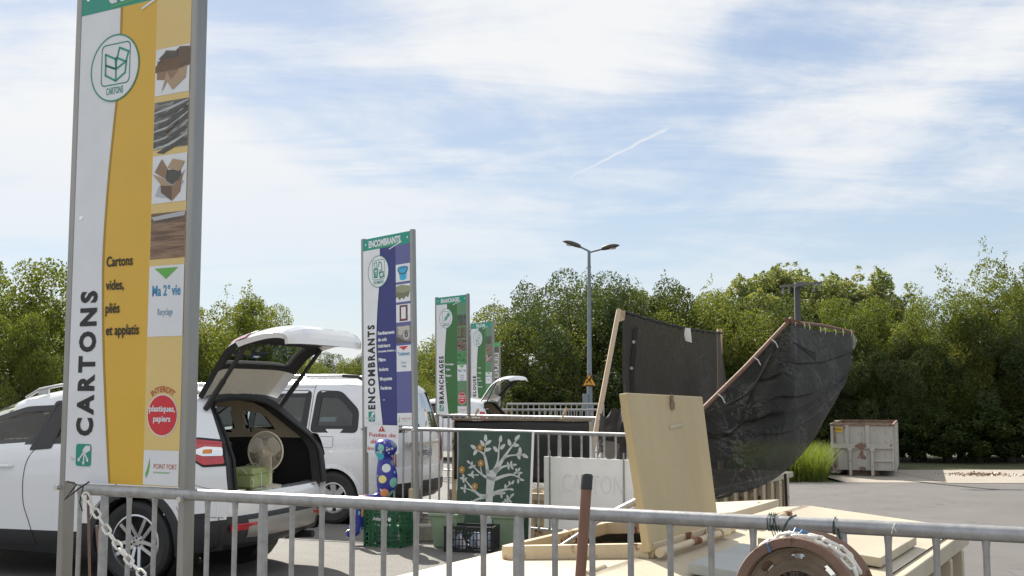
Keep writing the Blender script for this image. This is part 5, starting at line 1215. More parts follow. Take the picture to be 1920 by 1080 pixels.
# loose net crumpled beside the white strip
rows = []; A0 = [unY(*q) for q in ((1122, 782, 15.6), (1150, 770, 16), (1185, 745, 16.5), (1230, 740, 17))]; B0 = [unY(*q) for q in ((1120, 850, 15.4), (1150, 862, 15.6), (1180, 872, 15.8), (1230, 880, 16.2))]
ra = catmull([tuple(p) for p in A0], 10); rb = catmull([tuple(p) for p in B0], 10)
for i in range(21): v = i / 20; rows.append([Vector(p).lerp(Vector(q), v) + Vector((0, -.12 * math.sin(v * 9 + j * .35) * math.sin(math.pi * v) - .2 * math.sin(math.pi * v), .04 * math.sin(j * .8 + v * 5))) for j, (p, q) in enumerate(zip(ra, rb))])
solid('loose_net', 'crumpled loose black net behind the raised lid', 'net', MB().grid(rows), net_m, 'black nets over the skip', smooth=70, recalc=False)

# ------------------------------------------------------------------ far skip on the yard
sr = R(-20); so = unZ(1618, 893, YARD); sk = thing('rusty_skip', 'white rust stained skip standing alone in front of the dark trees', 'skip', so, sr)
w, h, dp = 2.18, 1.86, 6.2
mb = MB(); g = .22
mb.hexa([(-w / 2, 0, g), (w / 2, 0, g), (w / 2, dp, g), (-w / 2, dp, g), (-w / 2, 0, h), (w / 2, 0, h), (w / 2, dp, h), (-w / 2, dp, h)])
mb.f.pop(-5); mb.m.pop(-5); mb.build('walls', skip_paint, sk, local=True, recalc=False)
mb = MB(); mb.hexa([(-w / 2 + .05, .05, h - .5), (w / 2 - .05, .05, h - .5), (w / 2 - .05, dp - .05, h - .5), (-w / 2 + .05, dp - .05, h - .5), (-w / 2 + .02, .02, h - .005), (w / 2 - .02, .02, h - .005), (w / 2 - .02, dp - .02, h - .005), (-w / 2 + .02, dp - .02, h - .005)]); mb.f.pop(-5); mb.m.pop(-5); mb.build('inside', rust_dark, sk, local=True, recalc=False)
mb = MB()
for a, b in (((-w / 2, -.02), (w / 2, -.02)), ((w / 2 + .0, 0), (w / 2, dp)), ((w / 2, dp), (-w / 2, dp)), ((-w / 2, dp), (-w / 2, 0))): mb.beam((*a, h + .0), (*b, h + .0), .08, .07)
mb.build('rim_rail', rust, sk, local=True, bevel=.01)
mb = MB()
for x in (-.52, .2): mb.box((x, -.035, (h + 1.13) / 2), (.14, .07, h - 1.13 - .04))
mb.box((0, -.05, 1.08), (w + .02, .1, .16)); mb.box((.72, -.035, .58), (.7, .07, .1)); mb.box((-w / 2 + .05, -.03, .95), (.1, .06, 1.7)); mb.box((w / 2 - .03, -.02, .8), (.06, .05, 1.1))
for x in (-.42, .35): mb.box((x, -.06, .52), (.1, .12, 1.0)); mb.box((x, -.07, .96), (.16, .14, .1))
for i in range(10): mb.box((w / 2 + .03, .3 + i * .6, .98), (.06, .12, 1.7))
mb.build('ribs', skip_paint, sk, local=True, bevel=.01)
mb = MB()
for y in (.4, 1.8, 3.6, 5.6): mb.box((0, y, .12), (1.1, .2, .2))
mb.box((-.4, 3.1, .14), (.12, 6, .16)); mb.box((.4, 3.1, .14), (.12, 6, .16)); mb.build('skids', rust_dark, sk, local=True)
mb = MB(); mb.tube([(-.95, -.07, 1.75), (-.93, -.07, 1.1), (-.93, -.07, .75)], .03, 8); mb.tube([(-.93, -.08, .75), (-.92, -.08, .3)], .06, 8); mb.build('latch_gear', rust, sk, local=True)
mb = MB(); rnd = random.Random(11)
def blot(cx, cz, r, y, el=1.0, k=16): mb.flat([(cx + r * rnd.uniform(.55, 1.15) * math.cos(a), y, cz + el * r * rnd.uniform(.55, 1.15) * math.sin(a)) for a in np.linspace(0, 6.28, k, False)])
blot(-.05, 1.08, .2, -.104, .7); blot(.05, 1.1, .12, -.106, .9); blot(-.02, .78, .1, -.006, 1.6); blot(.06, .68, .1, -.008, .8); blot(-.13, .68, .05, -.006); blot(.0, .2 + .08, .14, -.006, .5)
for i in range(16): x = rnd.uniform(-1, 1); z = rnd.uniform(.4, 1.8); mb.flat([(x, -.005, z), (x + .012, -.005, z + .02), (x + .02, -.005, z - rnd.uniform(.05, .3)), (x + .004, -.005, z - .1)])
mb.build('rust_stains', rust, sk, local=True, recalc=False)
mb = MB(); mb.box((-.8, -.02, 1.68), (.26, .03, .19)); pl = mb.build('number_label', ink('label_yellow', (.65, .42, .02)), sk, local=True)
mb = MB(); text(mb, 'TESTE', -.8, 1.645, .07, width=.2, y=-.038, bold=.03, align='C'); mb.build('lettering', I_black, pl, local=True, recalc=False)
mb = MB(); mb.flat([(-.99, -.05, 1.98), (-.78, -.1, 1.9), (-.72, -.12, 1.84), (-.86, -.1, 1.8), (-1.02, -.08, 1.92)]); mb.flat([(-.95, .05, 1.99), (-.4, .3, 2.05), (-.5, .6, 2.02), (-.98, .5, 2.0)]); mb.build('torn_lining', rust_dark, sk, local=True)

# ------------------------------------------------------------------ lamp post, power pole
b = unY(1106, 800, 40); b.z = 0; tp = unY(1107.5, 471, 40)
t = thing('street_lamp', 'grey double headed street lamp rising behind the railings', 'street lamp', b)
mb = MB(); mb.tube([b, Vector((b.x, b.y, 2.2)), Vector((b.x, b.y, 2.25)), Vector((b.x + .01, b.y, tp.z))], [.105, .1, .085, .055], 12); mb.build('pole', lamp_grey, t, smooth=40)
for px, py, hx, hy, sg in ((1088, 463, 1054, 452, -1), (1129, 467, 1162, 460, 1)):
    a, c = unY(px, py, 40 - sg * .1), unY(hx, hy, 40 - sg * .3); mb = MB(); mb.tube([tp + Vector((0, 0, -.03)), a, a.lerp(c, .3)], .035, 8); ar = mb.build('arm', lamp_grey, t, smooth=40)
    d = (c - a); rows = []; up = Vector((0, 0, 1)); sd = d.cross(up).normalized()
    for i in range(9):
        v = i / 8; wv = .14 * math.sin(math.pi * min(1, .16 + v * .84)) ** .6 + .01; hv = .1 * math.sin(math.pi * min(1, .2 + v * .8)) ** .7 + .008; cc = a + d * v
        rows.append([cc + sd * (wv * math.cos(q)) + up * (hv * math.sin(q) * (1.15 if math.sin(q) > 0 else .6)) for q in np.linspace(0, 2 * math.pi, 14)])
    hd = MB().grid(rows).build('lamp_head', lamp_head, t, smooth=50)
    mb = MB(); mb.ball(a + d * .55 - up * .04, .1, 10, 6, (1.6, .9, .5)); mb.build('lens', cream_plastic, hd, smooth=50)
q = unY(1105, 713, 39.85); mb = MB(); s = .27
mb.prism([q + Vector((-s, 0, -s * .8)), q + Vector((s, 0, -s * .8)), q + Vector((0, 0, s))], (0, .01, 0)); pl = mb.build('warning_triangle', ink('warning_yellow', (.75, .36, .02)), t)
mb = MB(); tri = [(-s, -s * .8), (s, -s * .8), (0, s)]; k = [(-s * .82, -s * .7), (s * .82, -s * .7), (0, s * .8)]
mb.add([q + Vector((x, -.004, z)) for x, z in tri] + [q + Vector((x, -.004, z)) for x, z in k], [[i, (i + 1) % 3, 3 + (i + 1) % 3, 3 + i] for i in range(3)])
def seg_(a, c, w): line = MB(); a, c = Vector((a[0], 0, a[1])), Vector((c[0], 0, c[1])); d = (c - a).normalized(); n_ = Vector((-d.z, 0, d.x)) * w; mb.face([q + Vector((0, -.004, 0)) + p for p in (a + n_, a - n_, c - n_, c + n_)])
seg_((-.12, -.1), (.0, .0), .022); seg_((.0, .0), (.08, -.12), .018); seg_((.0, .0), (.05, .08), .028); seg_((.02, .02), (-.08, .06), .014); mb.face([q + Vector((.06 + .03 * math.cos(a), -.004, .12 + .03 * math.sin(a))) for a in np.linspace(0, 6.28, 12, False)]); seg_((-.14, -.17), (.15, -.17), .012)
mb.build('pictogram', I_black, pl, recalc=False)
q = unY(1098, 752, 39.9); mb = MB(); mb.box(q, (.2, .15, .5)); mb.build('switch_box', lamp_grey, t, bevel=.01)
b = unY(1498, 700, 44.2); b.z = YARD; tz = unY(1498, 532, 44.2)
t = thing('power_pole', 'concrete power pole with crossarm rising out of the trees', 'power pole', b)
mb = MB(); mb.hexa([b + Vector((x * .16, y * .14, 0)) for x, y in ((-1, -1), (1, -1), (1, 1), (-1, 1))] + [Vector((b.x + x * .1, b.y + y * .09, tz.z)) for x, y in ((-1, -1), (1, -1), (1, 1), (-1, 1))]); mb.build('pole', pole_conc, t, bevel=.02)
a, c = unY(1463, 537, 43.8), unY(1541, 530, 44.1); mb = MB(); mb.beam(a, c, .09, .09); mb.box(tz + Vector((0, -.05, -.05)), (.34, .25, .22)); mb.build('crossarm', M('arm_steel', (.16, .16, .16), .6, .3), t)
for v in (.06, .2, .8, .94): p = a.lerp(c, v); mb = MB(); [mb.cyl(p + Vector((0, 0, -.06 - .07 * i)), p + Vector((0, 0, -.11 - .07 * i)), .04, .06, 8) for i in range(4)]; mb.build('insulator', glass_lens, t)

# ------------------------------------------------------------------ platform odds and ends
LR = math.atan2(r2b.y - r2a.y, r2b.x - r2a.x)          # direction of the second railing
# painted board
bl = unZ(853, 1003, 0); bl = unY(853, 1003, 12.75); br = unY(990, 1008, 12.2); bl.z = br.z = .01; wB = (br - bl).length; hB = unY(990, 811, 12.35).z
bd = thing('painted_board', 'dark green board painted with a white tree, leaning on the railing', 'board', bl, math.atan2(br.y - bl.y, br.x - bl.x))
MB().box((wB / 2, .012, hB / 2), (wB, .024, hB)).build('panel', chalk_green, bd, local=True, bevel=.003)
MB().box((wB + .006, .012, hB / 2), (.012, .03, hB)).build('edge_strip', board_white, bd, local=True)
K = lambda x, y: ((x - 112) / 465 * wB, -.003, hB - (y - 410) / 667 * hB)
mb = MB()
def stroke(pts, w0, w1, y=-.003):
    ps = [np.array(K(*p)) for p in catmull(pts, 6)] if False else [K(*p) for p in catmull(pts, 6)]
    L, Rr = [], []
    for i, p in enumerate(ps):
        a, c = ps[max(0, i - 1)], ps[min(len(ps) - 1, i + 1)]; dx, dz = c[0] - a[0], c[2] - a[2]; ln = math.hypot(dx, dz) or 1; w_ = (w0 + (w1 - w0) * i / (len(ps) - 1)) * wB / 465 / 2
        L.append((p[0] - dz / ln * w_, y, p[2] + dx / ln * w_)); Rr.append((p[0] + dz / ln * w_, y, p[2] - dx / ln * w_))
    mb.grid([L, Rr])
def leaf(x, y, ang, l=32, w_=13):
    pts = []
    for a in np.linspace(0, 2 * math.pi, 14, False): u_, v_ = l / 2 * math.cos(a), w_ * math.sin(a) * (1 - .25 * math.cos(a)); pts.append(K(x + u_ * math.cos(ang) - v_ * math.sin(ang), y - (u_ * math.sin(ang) + v_ * math.cos(ang))))
    mb.face(pts)
mb.flat([K(*p) for p in [(300, 640), (318, 650), (345, 640), (380, 620), (360, 690), (350, 760), (347, 850), (348, 950), (352, 1010), (292, 1010), (298, 940), (303, 850), (303, 720)]])
S_ = stroke
S_([(310, 670), (290, 580), (270, 545), (215, 520)], 22, 5); S_([(283, 570), (284, 520), (290, 475)], 9, 4); S_([(345, 650), (370, 590), (374, 500), (380, 460)], 16, 4); S_([(355, 660), (400, 580), (440, 520), (490, 450)], 26, 5); S_([(400, 580), (440, 555), (540, 545)], 14, 4)
S_([(350, 700), (300, 690), (250, 660), (185, 605)], 20, 4); S_([(275, 680), (262, 640), (258, 610)], 8, 4); S_([(250, 680), (200, 680)], 8, 4); S_([(360, 660), (400, 625), (450, 612), (480, 610)], 16, 4); S_([(355, 700), (420, 675), (470, 668), (520, 690)], 20, 4); S_([(470, 668), (505, 640)], 7, 3)
S_([(310, 805), (260, 800), (200, 750), (150, 700)], 22, 4); S_([(235, 785), (190, 770), (145, 765)], 9, 3); S_([(300, 810), (240, 830), (190, 860)], 16, 4); S_([(345, 790), (400, 765), (460, 752)], 24, 5); S_([(420, 755), (455, 720)], 9, 4); S_([(355, 790), (420, 785)], 8, 3); S_([(380, 860), (430, 825), (475, 790)], 14, 4)
for x, y, a in ((285, 452, 1.6), (265, 485, 2.2), (305, 478, .6), (305, 522, .3), (207, 510, 2.6), (222, 542, 4.2), (382, 455, 1.5), (352, 518, 2.3), (397, 502, .8), (438, 475, 1.9), (488, 445, .9), (480, 490, -.1), (507, 522, 1.6), (540, 553, -.5), (500, 555, -1.2), (180, 603, 2.5), (202, 612, 1.4), (215, 628, .5), (195, 635, 3.4), (192, 682, 3.0), (208, 668, 1.2), (212, 690, -.9),
                (435, 605, 1.8), (455, 598, 1.4), (478, 608, .1), (440, 625, -1.5), (462, 625, -1), (505, 635, 1), (490, 640, 2), (515, 655, .2), (485, 655, 3.5), (505, 672, 1.5), (527, 695, -.2), (503, 705, -1.6), (470, 712, 1.0), (450, 718, 1.9), (465, 755, -.2), (424, 738, 1.6), (395, 780, 1.9), (415, 780, .2), (402, 798, -1.3), (440, 800, 1.8), (470, 788, .7), (432, 820, 2.8), (458, 825, -.8), (442, 835, -1.4),
                (150, 690, 1.8), (140, 705, 3), (165, 708, .7), (152, 720, -1.2), (145, 765, 3.1), (165, 752, 1.7), (163, 782, -1.4), (185, 850, 2.9), (215, 848, 2)):
    leaf(x, y, a, 44 if y < 560 else 28, 11 if y < 560 else 7)
mb.build('tree_painting', white_paint, bd, local=True, recalc=False)
for x, y in ((253, 513), (262, 608), (140, 653), (230, 750)):
    mb = MB()
    for k in range(6): a = k * 1.047 + .3; mb.face([(K(x + 12 * math.cos(a), y)[0] + .018 * math.cos(c) * 1.0, -.006, K(x, y + 13 * math.sin(a))[2] + .018 * math.sin(c)) for c in np.linspace(0, 6.28, 9, False)])
    mb.mi = 1; mb.face([(K(x, y)[0] + .013 * math.cos(c), -.009, K(x, y)[2] + .013 * math.sin(c)) for c in np.linspace(0, 6.28, 9, False)])
    mb.build('painted_flower', [orange_p, white_paint], bd, local=True, recalc=False)
bd.rotation_euler = (R(-4), 0, bd.rotation_euler.z)
# white board behind the railing
a = r2a.lerp(r2b, .62) ; d2 = (r2b - r2a).normalized(); nb = Vector((-d2.y, d2.x, 0))
def on_rail(px, py, off):
    lo, hi = 8.0, 20.0
    for _ in range(40):
        m_ = (lo + hi) / 2; p = unY(px, py, m_); (lo, hi) = (lo, m_) if (p - r2a).dot(nb) > off else (m_, hi)
    return unY(px, py, lo)
p0, p1 = on_rail(1020, 984, -.06), on_rail(1187, 987, -.06); zt = on_rail(1100, 859, -.06).z; z0w = .165
t = thing('white_board', 'dirty white board with faint pencilled words hung on the railing', 'board', Vector((p0.x, p0.y, z0w)), LR); ww = ((p1 - p0).xy).length; hw_ = zt - z0w
MB().box((ww / 2, .01, hw_ / 2), (ww, .02, hw_)).build('panel', board_white, t, local=True, bevel=.003)
for fx in (.075, .91): MB().box((ww * fx, -.008, hw_ / 2 + .02), (.014, .012, hw_ + .1)).build('bar', galv, t, local=True)
mb = MB(); text(mb, 'CARTON', ww * .56, hw_ * .52, hw_ * .25, width=ww * .68, y=-.003, bold=-.012, align='C'); text(mb, 'VIDES', ww * .58, hw_ * .16, hw_ * .18, width=ww * .42, y=-.003, bold=-.012, align='C'); mb.build('pencil_lettering', pencil, t, local=True, recalc=False)
# crates: open lattice walls
def lattice_crate(name, label, cat, loc, rz, sx, sy, sz, m, group, cols, rowsz, bar=.018, plate=None):
    t = thing(name, label, cat, loc, rz, group); mb = MB(); th = .014
    for s in (-1, 1):
        for (L, ax_) in ((sx, 0), (sy, 1)):
            o_ = s * ((sy if ax_ == 0 else sx) / 2 - th / 2)
            def bx(p, z, w_, h_):
                c = (p, o_, z) if ax_ == 0 else (o_, p, z); d_ = (w_, th, h_) if ax_ == 0 else (th, w_, h_); mb.box(c, d_)
            for z in rowsz: bx(0, z * sz, L, bar)
            bx(0, sz - .012, L, .026); bx(0, .014, L, .03)
            for k in range(cols + 1): bx(-L / 2 + .012 + (L - .024) * k / cols, sz / 2, bar * (1.6 if k in (0, cols) else 1), sz)
            if plate and ax_ == 0 and s < 0: bx(plate[0] * sx, plate[1] * sz, plate[2] * sx, plate[3] * sz)
            if plate: 
                for k in (.2, .8): bx((k - .5) * L, sz * .5, L * .16, sz * .8)
    mb.box((0, 0, .01), (sx - .03, sy - .03, .016)); mb.build('lattice', m, t, local=True)
    return t
cr = R(-20); c0 = unZ(727, 1027, 0) + Vector((0, .2, 0))
for i, lab in enumerate(('lower green bottle crate under the dotted figure', 'upper green bottle crate with white lettering under the dotted figure')):
    t = lattice_crate('bottle_crate', lab, 'crate', c0 + Vector((0.0, .01 * i, .2 * i)), cr + R(-2 * i), .45, .36, .195, crate_green, 'stacked green bottle crates', 6, (.3, .55, .8), .014, plate=(.02, .5, .42, .42))
    if i: mb = MB(); text(mb, 'Atlantic', -.03, .08, .036, width=.16, y=-.186, bold=.02, align='C'); mb.face([(.09 + .022 * math.cos(a), -.186, .095 + .022 * math.sin(a)) for a in np.linspace(0, 6.28, 8, False)]); mb.build('lettering', I_white, t, local=True, recalc=False)
c3 = unZ(884, 1036, 0) + Vector((0, .15, 0))
lattice_crate('plastic_crate', 'low black lattice crate holding white bottles before the painted board', 'crate', c3, R(-14), .52, .32, .26, crate_black, None, 13, (.25, .5, .75), .008)
rnd = random.Random(2)
for k in range(5):
    p = c3 + Vector((-.17 + .085 * k, rnd.uniform(-.07, .07), .03)); mb = MB(); mt = Matrix.Translation(p) @ Matrix.Rotation(R(rnd.uniform(-25, 25)), 4, 'Y')
    mb.lathe([(.001, 0), (.035, 0), (.037, .02), (.036, .1), (.016, .135), (.016, .155), (.001, .156)], 14, mt); solid('bottle', 'white plastic bottle lying in the black lattice crate', 'bottle', mb, M('bottle_%d' % k, (.7, .72, .78) if k % 2 else (.35, .45, .6), .3, 0, .05), 'bottles in the black crate', smooth=40)
def tub(label, c, rz, sx, sy, h):
    t = thing('plastic_bin', label, 'bin', c, rz, 'pale green bins'); k = .8
    mb = MB(); mb.hexa([(x * sx / 2 * k, y * sy / 2 * k, 0) for x, y in ((-1, -1), (1, -1), (1, 1), (-1, 1))] + [(x * sx / 2, y * sy / 2, h) for x, y in ((-1, -1), (1, -1), (1, 1), (-1, 1))]); mb.build('body', bin_green, t, local=True, bevel=.012)
    mb = MB(); mb.box((0, 0, h + .012), (sx + .03, sy + .03, .03)); mb.build('lid', bin_green, t, local=True, bevel=.008)
    mb = MB()
    for i in range(3): mb.box((0, -sy * .3 + i * sy * .3, h + .03), (sx * .9, .02, .012))
    mb.tube([(-sx / 2 - .02, 0, h - .02), (-sx / 2 - .03, 0, h - .1), (-sx / 2 * .9, 0, h - .12)], .008, 6); mb.build('handle', bin_green, t, local=True)
tub('pale green lidded bin left of the black lattice crate', unZ(838, 1027, 0) + Vector((0, .13, 0)), R(-16), .3, .3, .33); tub('pale green lidded bin right of the black lattice crate', unZ(957, 1026, 0) + Vector((0, .13, 0)), R(-20), .32, .28, .3)
mb = MB(); a, b_ = unZ(768, 1018, 0), unZ(815, 1022, 0); a.y += .2; b_.y += .2; mb.box(((a + b_) / 2) + Vector((.02, .12, .085)), (.5, .25, .17)); solid('concrete_block', 'rough concrete block between the bottle crates and the bin', 'block', mb, concrete, bevel=.015)
mb = MB(); q = on_rail(775, 925, -.12); mb.beam(Vector((q.x, q.y, 0)), Vector((q.x, q.y, .5)), .14, .1); mb.beam(Vector((q.x + .2, q.y + .1, 0.0)), Vector((q.x + .2, q.y + .1, .26)), .2, .04); solid('steel_stub', 'rusty cream steel stub beside the blue sign post', 'post', mb, cream_rust, bevel=.006)
# dotted figure
def skinned(name, parent_loc, verts, edges, rad, mat, root=0):
    me = bpy.data.meshes.new(name); me.from_pydata([tuple(v) for v in verts], edges, []); me.materials.append(mat); o = bpy.data.objects.new(name, me); COL.objects.link(o); o.location = parent_loc
    sk_ = o.modifiers.new('skin', 'SKIN'); sk_.use_smooth_shade = True
    for i, r_ in enumerate(rad): me.skin_vertices[0].data[i].radius = (r_, r_) if not isinstance(r_, tuple) else r_
    me.skin_vertices[0].data[root].use_root = True
    s_ = o.modifiers.new('smooth', 'SUBSURF'); s_.levels = 2; s_.render_levels = 2; return o
F0 = unZ(726, 1027, 0) + Vector((0.02, .2, .40)); J = lambda px, py, dy=0: unY(px, py, F0.y + dy) - F0
vs = [J(727, 930), J(727, 910), J(725, 885), J(723, 868), J(722, 858), J(722, 848), J(723, 836), J(724, 822), J(703, 934, -.06), J(672, 935, -.1), J(669, 962, -.1), J(669, 990, -.1), J(668, 998, -.1), J(648, 1002, -.14), J(706, 934, .1), J(680, 935, .12), J(676, 960, .12), J(674, 985, .12), J(672, 990, .12), J(652, 993, .06)]
ed = [(0, 1), (1, 2), (2, 3), (3, 4), (4, 5), (5, 6), (6, 7), (0, 8), (8, 9), (9, 10), (10, 11), (11, 12), (12, 13), (0, 14), (14, 15), (15, 16), (16, 17), (17, 18), (18, 19)]
fig = skinned('seated_figure', F0, vs, ed, [.1, .13, .125, .1, .075, .135, .15, .085, .045, .04, .052, .055, .058, .05, .045, .04, .052, .055, .058, .05], dots)
tag(fig, 'blue papier mache figure with dots and stars sitting on green crates', 'figure')
mb = MB(); rnd = random.Random(5)
for i in range(13):
    px, py = rnd.uniform(711, 738), rnd.uniform(826, 922) if i > 3 else rnd.uniform(822, 850); p = J(px, py); axx = J(726 - 3 * (py < 860), py).x; dx = p.x - axx; rr_ = .132 if py < 848 else (.09 if py < 862 else .125)
    y_ = -math.sqrt(max(.0004, rr_ ** 2 - dx ** 2)); s_ = rnd.uniform(.012, .02); a0 = rnd.random(); nrm = Vector((dx, y_, 0)).normalized(); tx = Vector((-nrm.y, nrm.x, 0))
    pts = [Vector((axx + dx, y_, p.z)) + nrm * .008 + tx * (s_ * (1 if k % 2 == 0 else .42) * math.cos(a0 + k * math.pi / 5)) + Vector((0, 0, s_ * (1 if k % 2 == 0 else .42) * math.sin(a0 + k * math.pi / 5))) for k in range(10)]
    mb.flat(pts)
st = mb.build('painted_stars', white_paint, None, recalc=False); st.parent = fig
# hanging flare bottle behind the figure
q = on_rail(699, 885, .12); mb = MB(); mb.lathe([(.001, 0), (.035, 0), (.037, .16), (.015, .2), (.015, .24), (.001, .24)], 14, Matrix.Translation(q)); mb.mi = 1; mb.cyl(q + Vector((-.045, 0, .1)), q + Vector((-.045, 0, .3)), .014, .014, 8); solid('flare_tube', 'dark green and red flares hanging below the white notice', 'flare', mb, [M('bottle_green', (.05, .07, .03), .3), I_red], smooth=40)

# ------------------------------------------------------------------ foreground
a, b_ = unY(1085, 1130, 3.68), unY(1101, 892, 3.72)
t = thing('broom_handle', 'red brown wooden handle with black cap leaning on the near railing', 'handle', Vector((a.x, a.y, a.z - .75)))
d = (b_ - a).normalized(); MB().tube([a - d * .8, a, b_ - d * .02], .0175, 12).build('shaft', handle_wood, t, smooth=40); MB().tube([b_ - d * .045, b_ - d * .0, b_ + d * .006], [.0192, .0192, .015], 12).build('cap', blk, t, smooth=40)
# rusty wheel rim hung on the railing
wc = unY(1490, 1131, 3.4); adir = (Vector((-RDIR.y, RDIR.x, 0)) + RDIR * .12).normalized(); rimt = thing('rusty_wheel_rim', 'rusty steel wheel rim wrapped in white chain, tied to the near railing', 'wheel rim', wc - Vector((0, 0, .19)))
mt = Matrix.Translation(wc) @ adir.to_track_quat('Z', 'Y').to_matrix().to_4x4(); RR = .19
prof_ = [(RR, 0), (RR + .003, .006), (RR - .004, .012), (RR - .018, .014), (RR - .022, .03), (RR - .045, .055), (RR - .05, .09), (RR - .03, .12), (RR - .028, .18), (RR - .012, .188), (RR + .002, .196), (RR, .205), (RR - .012, .2), (RR - .034, .185), (RR - .036, .122), (RR - .056, .092), (RR - .051, .053), (RR - .028, .028), (RR - .026, .006), (RR - .012, .002)]
MB().lathe(prof_, 56, mt, closed=True).build('barrel', rust, rimt, smooth=50)
tx = mt.to_3x3(); ang_up = math.atan2((tx.inverted() @ Vector((0, 0, 1))).y, (tx.inverted() @ Vector((0, 0, 1))).x)
rows = []; rings_ = [(RR - .03, .028), (RR - .038, .04), (.125, .05), (.108, .046), (.09, .03), (.07, .024), (.03, .03)]
SEG = 320; hole_c = [ang_up + 2 * math.pi * k / 8 for k in range(8)]; mb = MB(); fine = []
for (r0, z0), (r1, z1) in zip(rings_[:-1], rings_[1:]):
    for k in range(9): fine.append((r0 + (r1 - r0) * k / 4, z0 + (z1 - z0) * k / 4))
fine.append(rings_[-1])
for (r0, z0), (r1, z1) in zip(fine[:-1], fine[1:]):
    for k in range(SEG):
        a0, a1 = 2 * math.pi * k / SEG, 2 * math.pi * (k + 1) / SEG; rc, ac = (r0 + r1) / 2, (a0 + a1) / 2
        if any(((rc - .138) / .0125) ** 2 + (((ac - h_ + math.pi) % (2 * math.pi) - math.pi) * .138 / .021) ** 2 < 1 for h_ in hole_c): continue
        mb.add([mt @ Vector((r * math.cos(a_), r * math.sin(a_), z)) for r, a_, z in ((r0, a0, z0), (r0, a1, z0), (r1, a1, z1), (r1, a0, z1))], [(0, 1, 2, 3)])
o = mb.build('disc', rim_face, rimt, recalc=False)
bm_ = bmesh.new(); bm_.from_mesh(o.data); bmesh.ops.remove_doubles(bm_, verts=bm_.verts, dist=.0002); bmesh.ops.recalc_face_normals(bm_, faces=bm_.faces); bm_.to_mesh(o.data); bm_.free(); o.data.polygons.foreach_set('use_smooth', [True] * len(o.data.polygons)); o.modifiers.new('thickness', 'SOLIDIFY').thickness = .005
def chain(mb, pts, link, thick, aspect=.52):
    pts = [Vector(p) for p in pts]; L = [0]
    for a, b in zip(pts[:-1], pts[1:]): L.append(L[-1] + (b - a).length)
    pitch = link - 2.2 * thick; s = 0; k = 0
    def at(x):
        x = min(max(x, 0), L[-1]); i = max(0, min(len(L) - 2, int(np.searchsorted(L, x)) - 1)); return pts[i].lerp(pts[i + 1], (x - L[i]) / max(1e-9, L[i + 1] - L[i]))
    while s + pitch < L[-1]:
        a, b = at(s), at(s + pitch); d = (b - a).normalized(); c = (a + b) / 2; sd = d.cross(Vector((.2, -.95, .3))).normalized(); up = sd.cross(d)
        an = R(80 if k % 2 else 8) + rnd.uniform(-.25, .25); sd2 = sd * math.cos(an) + up * math.sin(an); h_, w_ = link / 2 - thick, link * aspect / 2 - thick; ring = []
        for q in range(8): th = -math.pi / 2 + math.pi * q / 7; ring.append(c + d * (h_ - w_ + w_ * math.cos(th)) + sd2 * (w_ * math.sin(th)))
        for q in range(8): th = math.pi / 2 + math.pi * q / 7; ring.append(c + d * (-(h_ - w_) + w_ * math.cos(th)) + sd2 * (w_ * math.sin(th)))
        mb.tube(ring, thick, 6, closed=True); s += pitch; k += 1
mb = MB(); Q = lambda ang, r, z: mt @ Vector((r * math.cos(ang), r * math.sin(ang), z))
tx = mt.to_3x3(); ang_up = math.atan2((tx.inverted() @ Vector((0, 0, 1))).y, (tx.inverted() @ Vector((0, 0, 1))).x)
right_sign = 1 if (tx @ Vector((math.cos(ang_up + .5), math.sin(ang_up + .5), 0))).x > 0 else -1
arc = lambda a0, a1, r, z0, z1, k=26: [Q(ang_up + right_sign * (a0 + (a1 - a0) * i / k), r + .004 * math.sin(i * 1.3), z0 + (z1 - z0) * i / k) for i in range(k + 1)]
chain(mb, arc(-1.25, 1.3, RR - .012, .05, .075), .062, .0062); chain(mb, arc(-.75, 1.5, RR - .0, .085, .05), .062, .0062); chain(mb, arc(-.35, 1.2, RR + .002, .055, .1), .062, .0062)
tag(mb.build('white_chain', white_plastic, None, smooth=60), 'white plastic chain heaped over the rusty wheel rim', 'chain', 'white plastic chains')
mb = MB(); rnd = random.Random(8)
for k in range(3): mb.tube([Q(ang_up + right_sign * (-.2 + .09 * k), RR + .0, .05), Q(ang_up + right_sign * (-.2 + .1 * k), RR + .014 + .006 * (k % 2), .09), Q(ang_up + right_sign * (-.12 + .1 * k), RR, .13)], .0028, 5)
mb.tube([Q(ang_up - right_sign * .42, RR + .006, .02), Q(ang_up - right_sign * .44, RR - .005, -.004), Q(ang_up - right_sign * .46, RR - .03, -.003)], .003, 5)
solid('blue_cord', 'blue cord tying the white chain to the rusty rim', 'cord', mb, rope_blue)
def rail_pt(px): 
    lo, hi = 2.0, 9.0; nn = Vector((-RDIR.y, RDIR.x, 0))
    for _ in range(40):
        m_ = (lo + hi) / 2; p = unY(px, 985, m_); (lo, hi) = (lo, m_) if (p - RAIL1_A).dot(nn) > 0 else (m_, hi)
    p = unY(px, 985, lo); k = (p - RAIL1_A).dot(RDIR); return RAIL1_A + RDIR * k
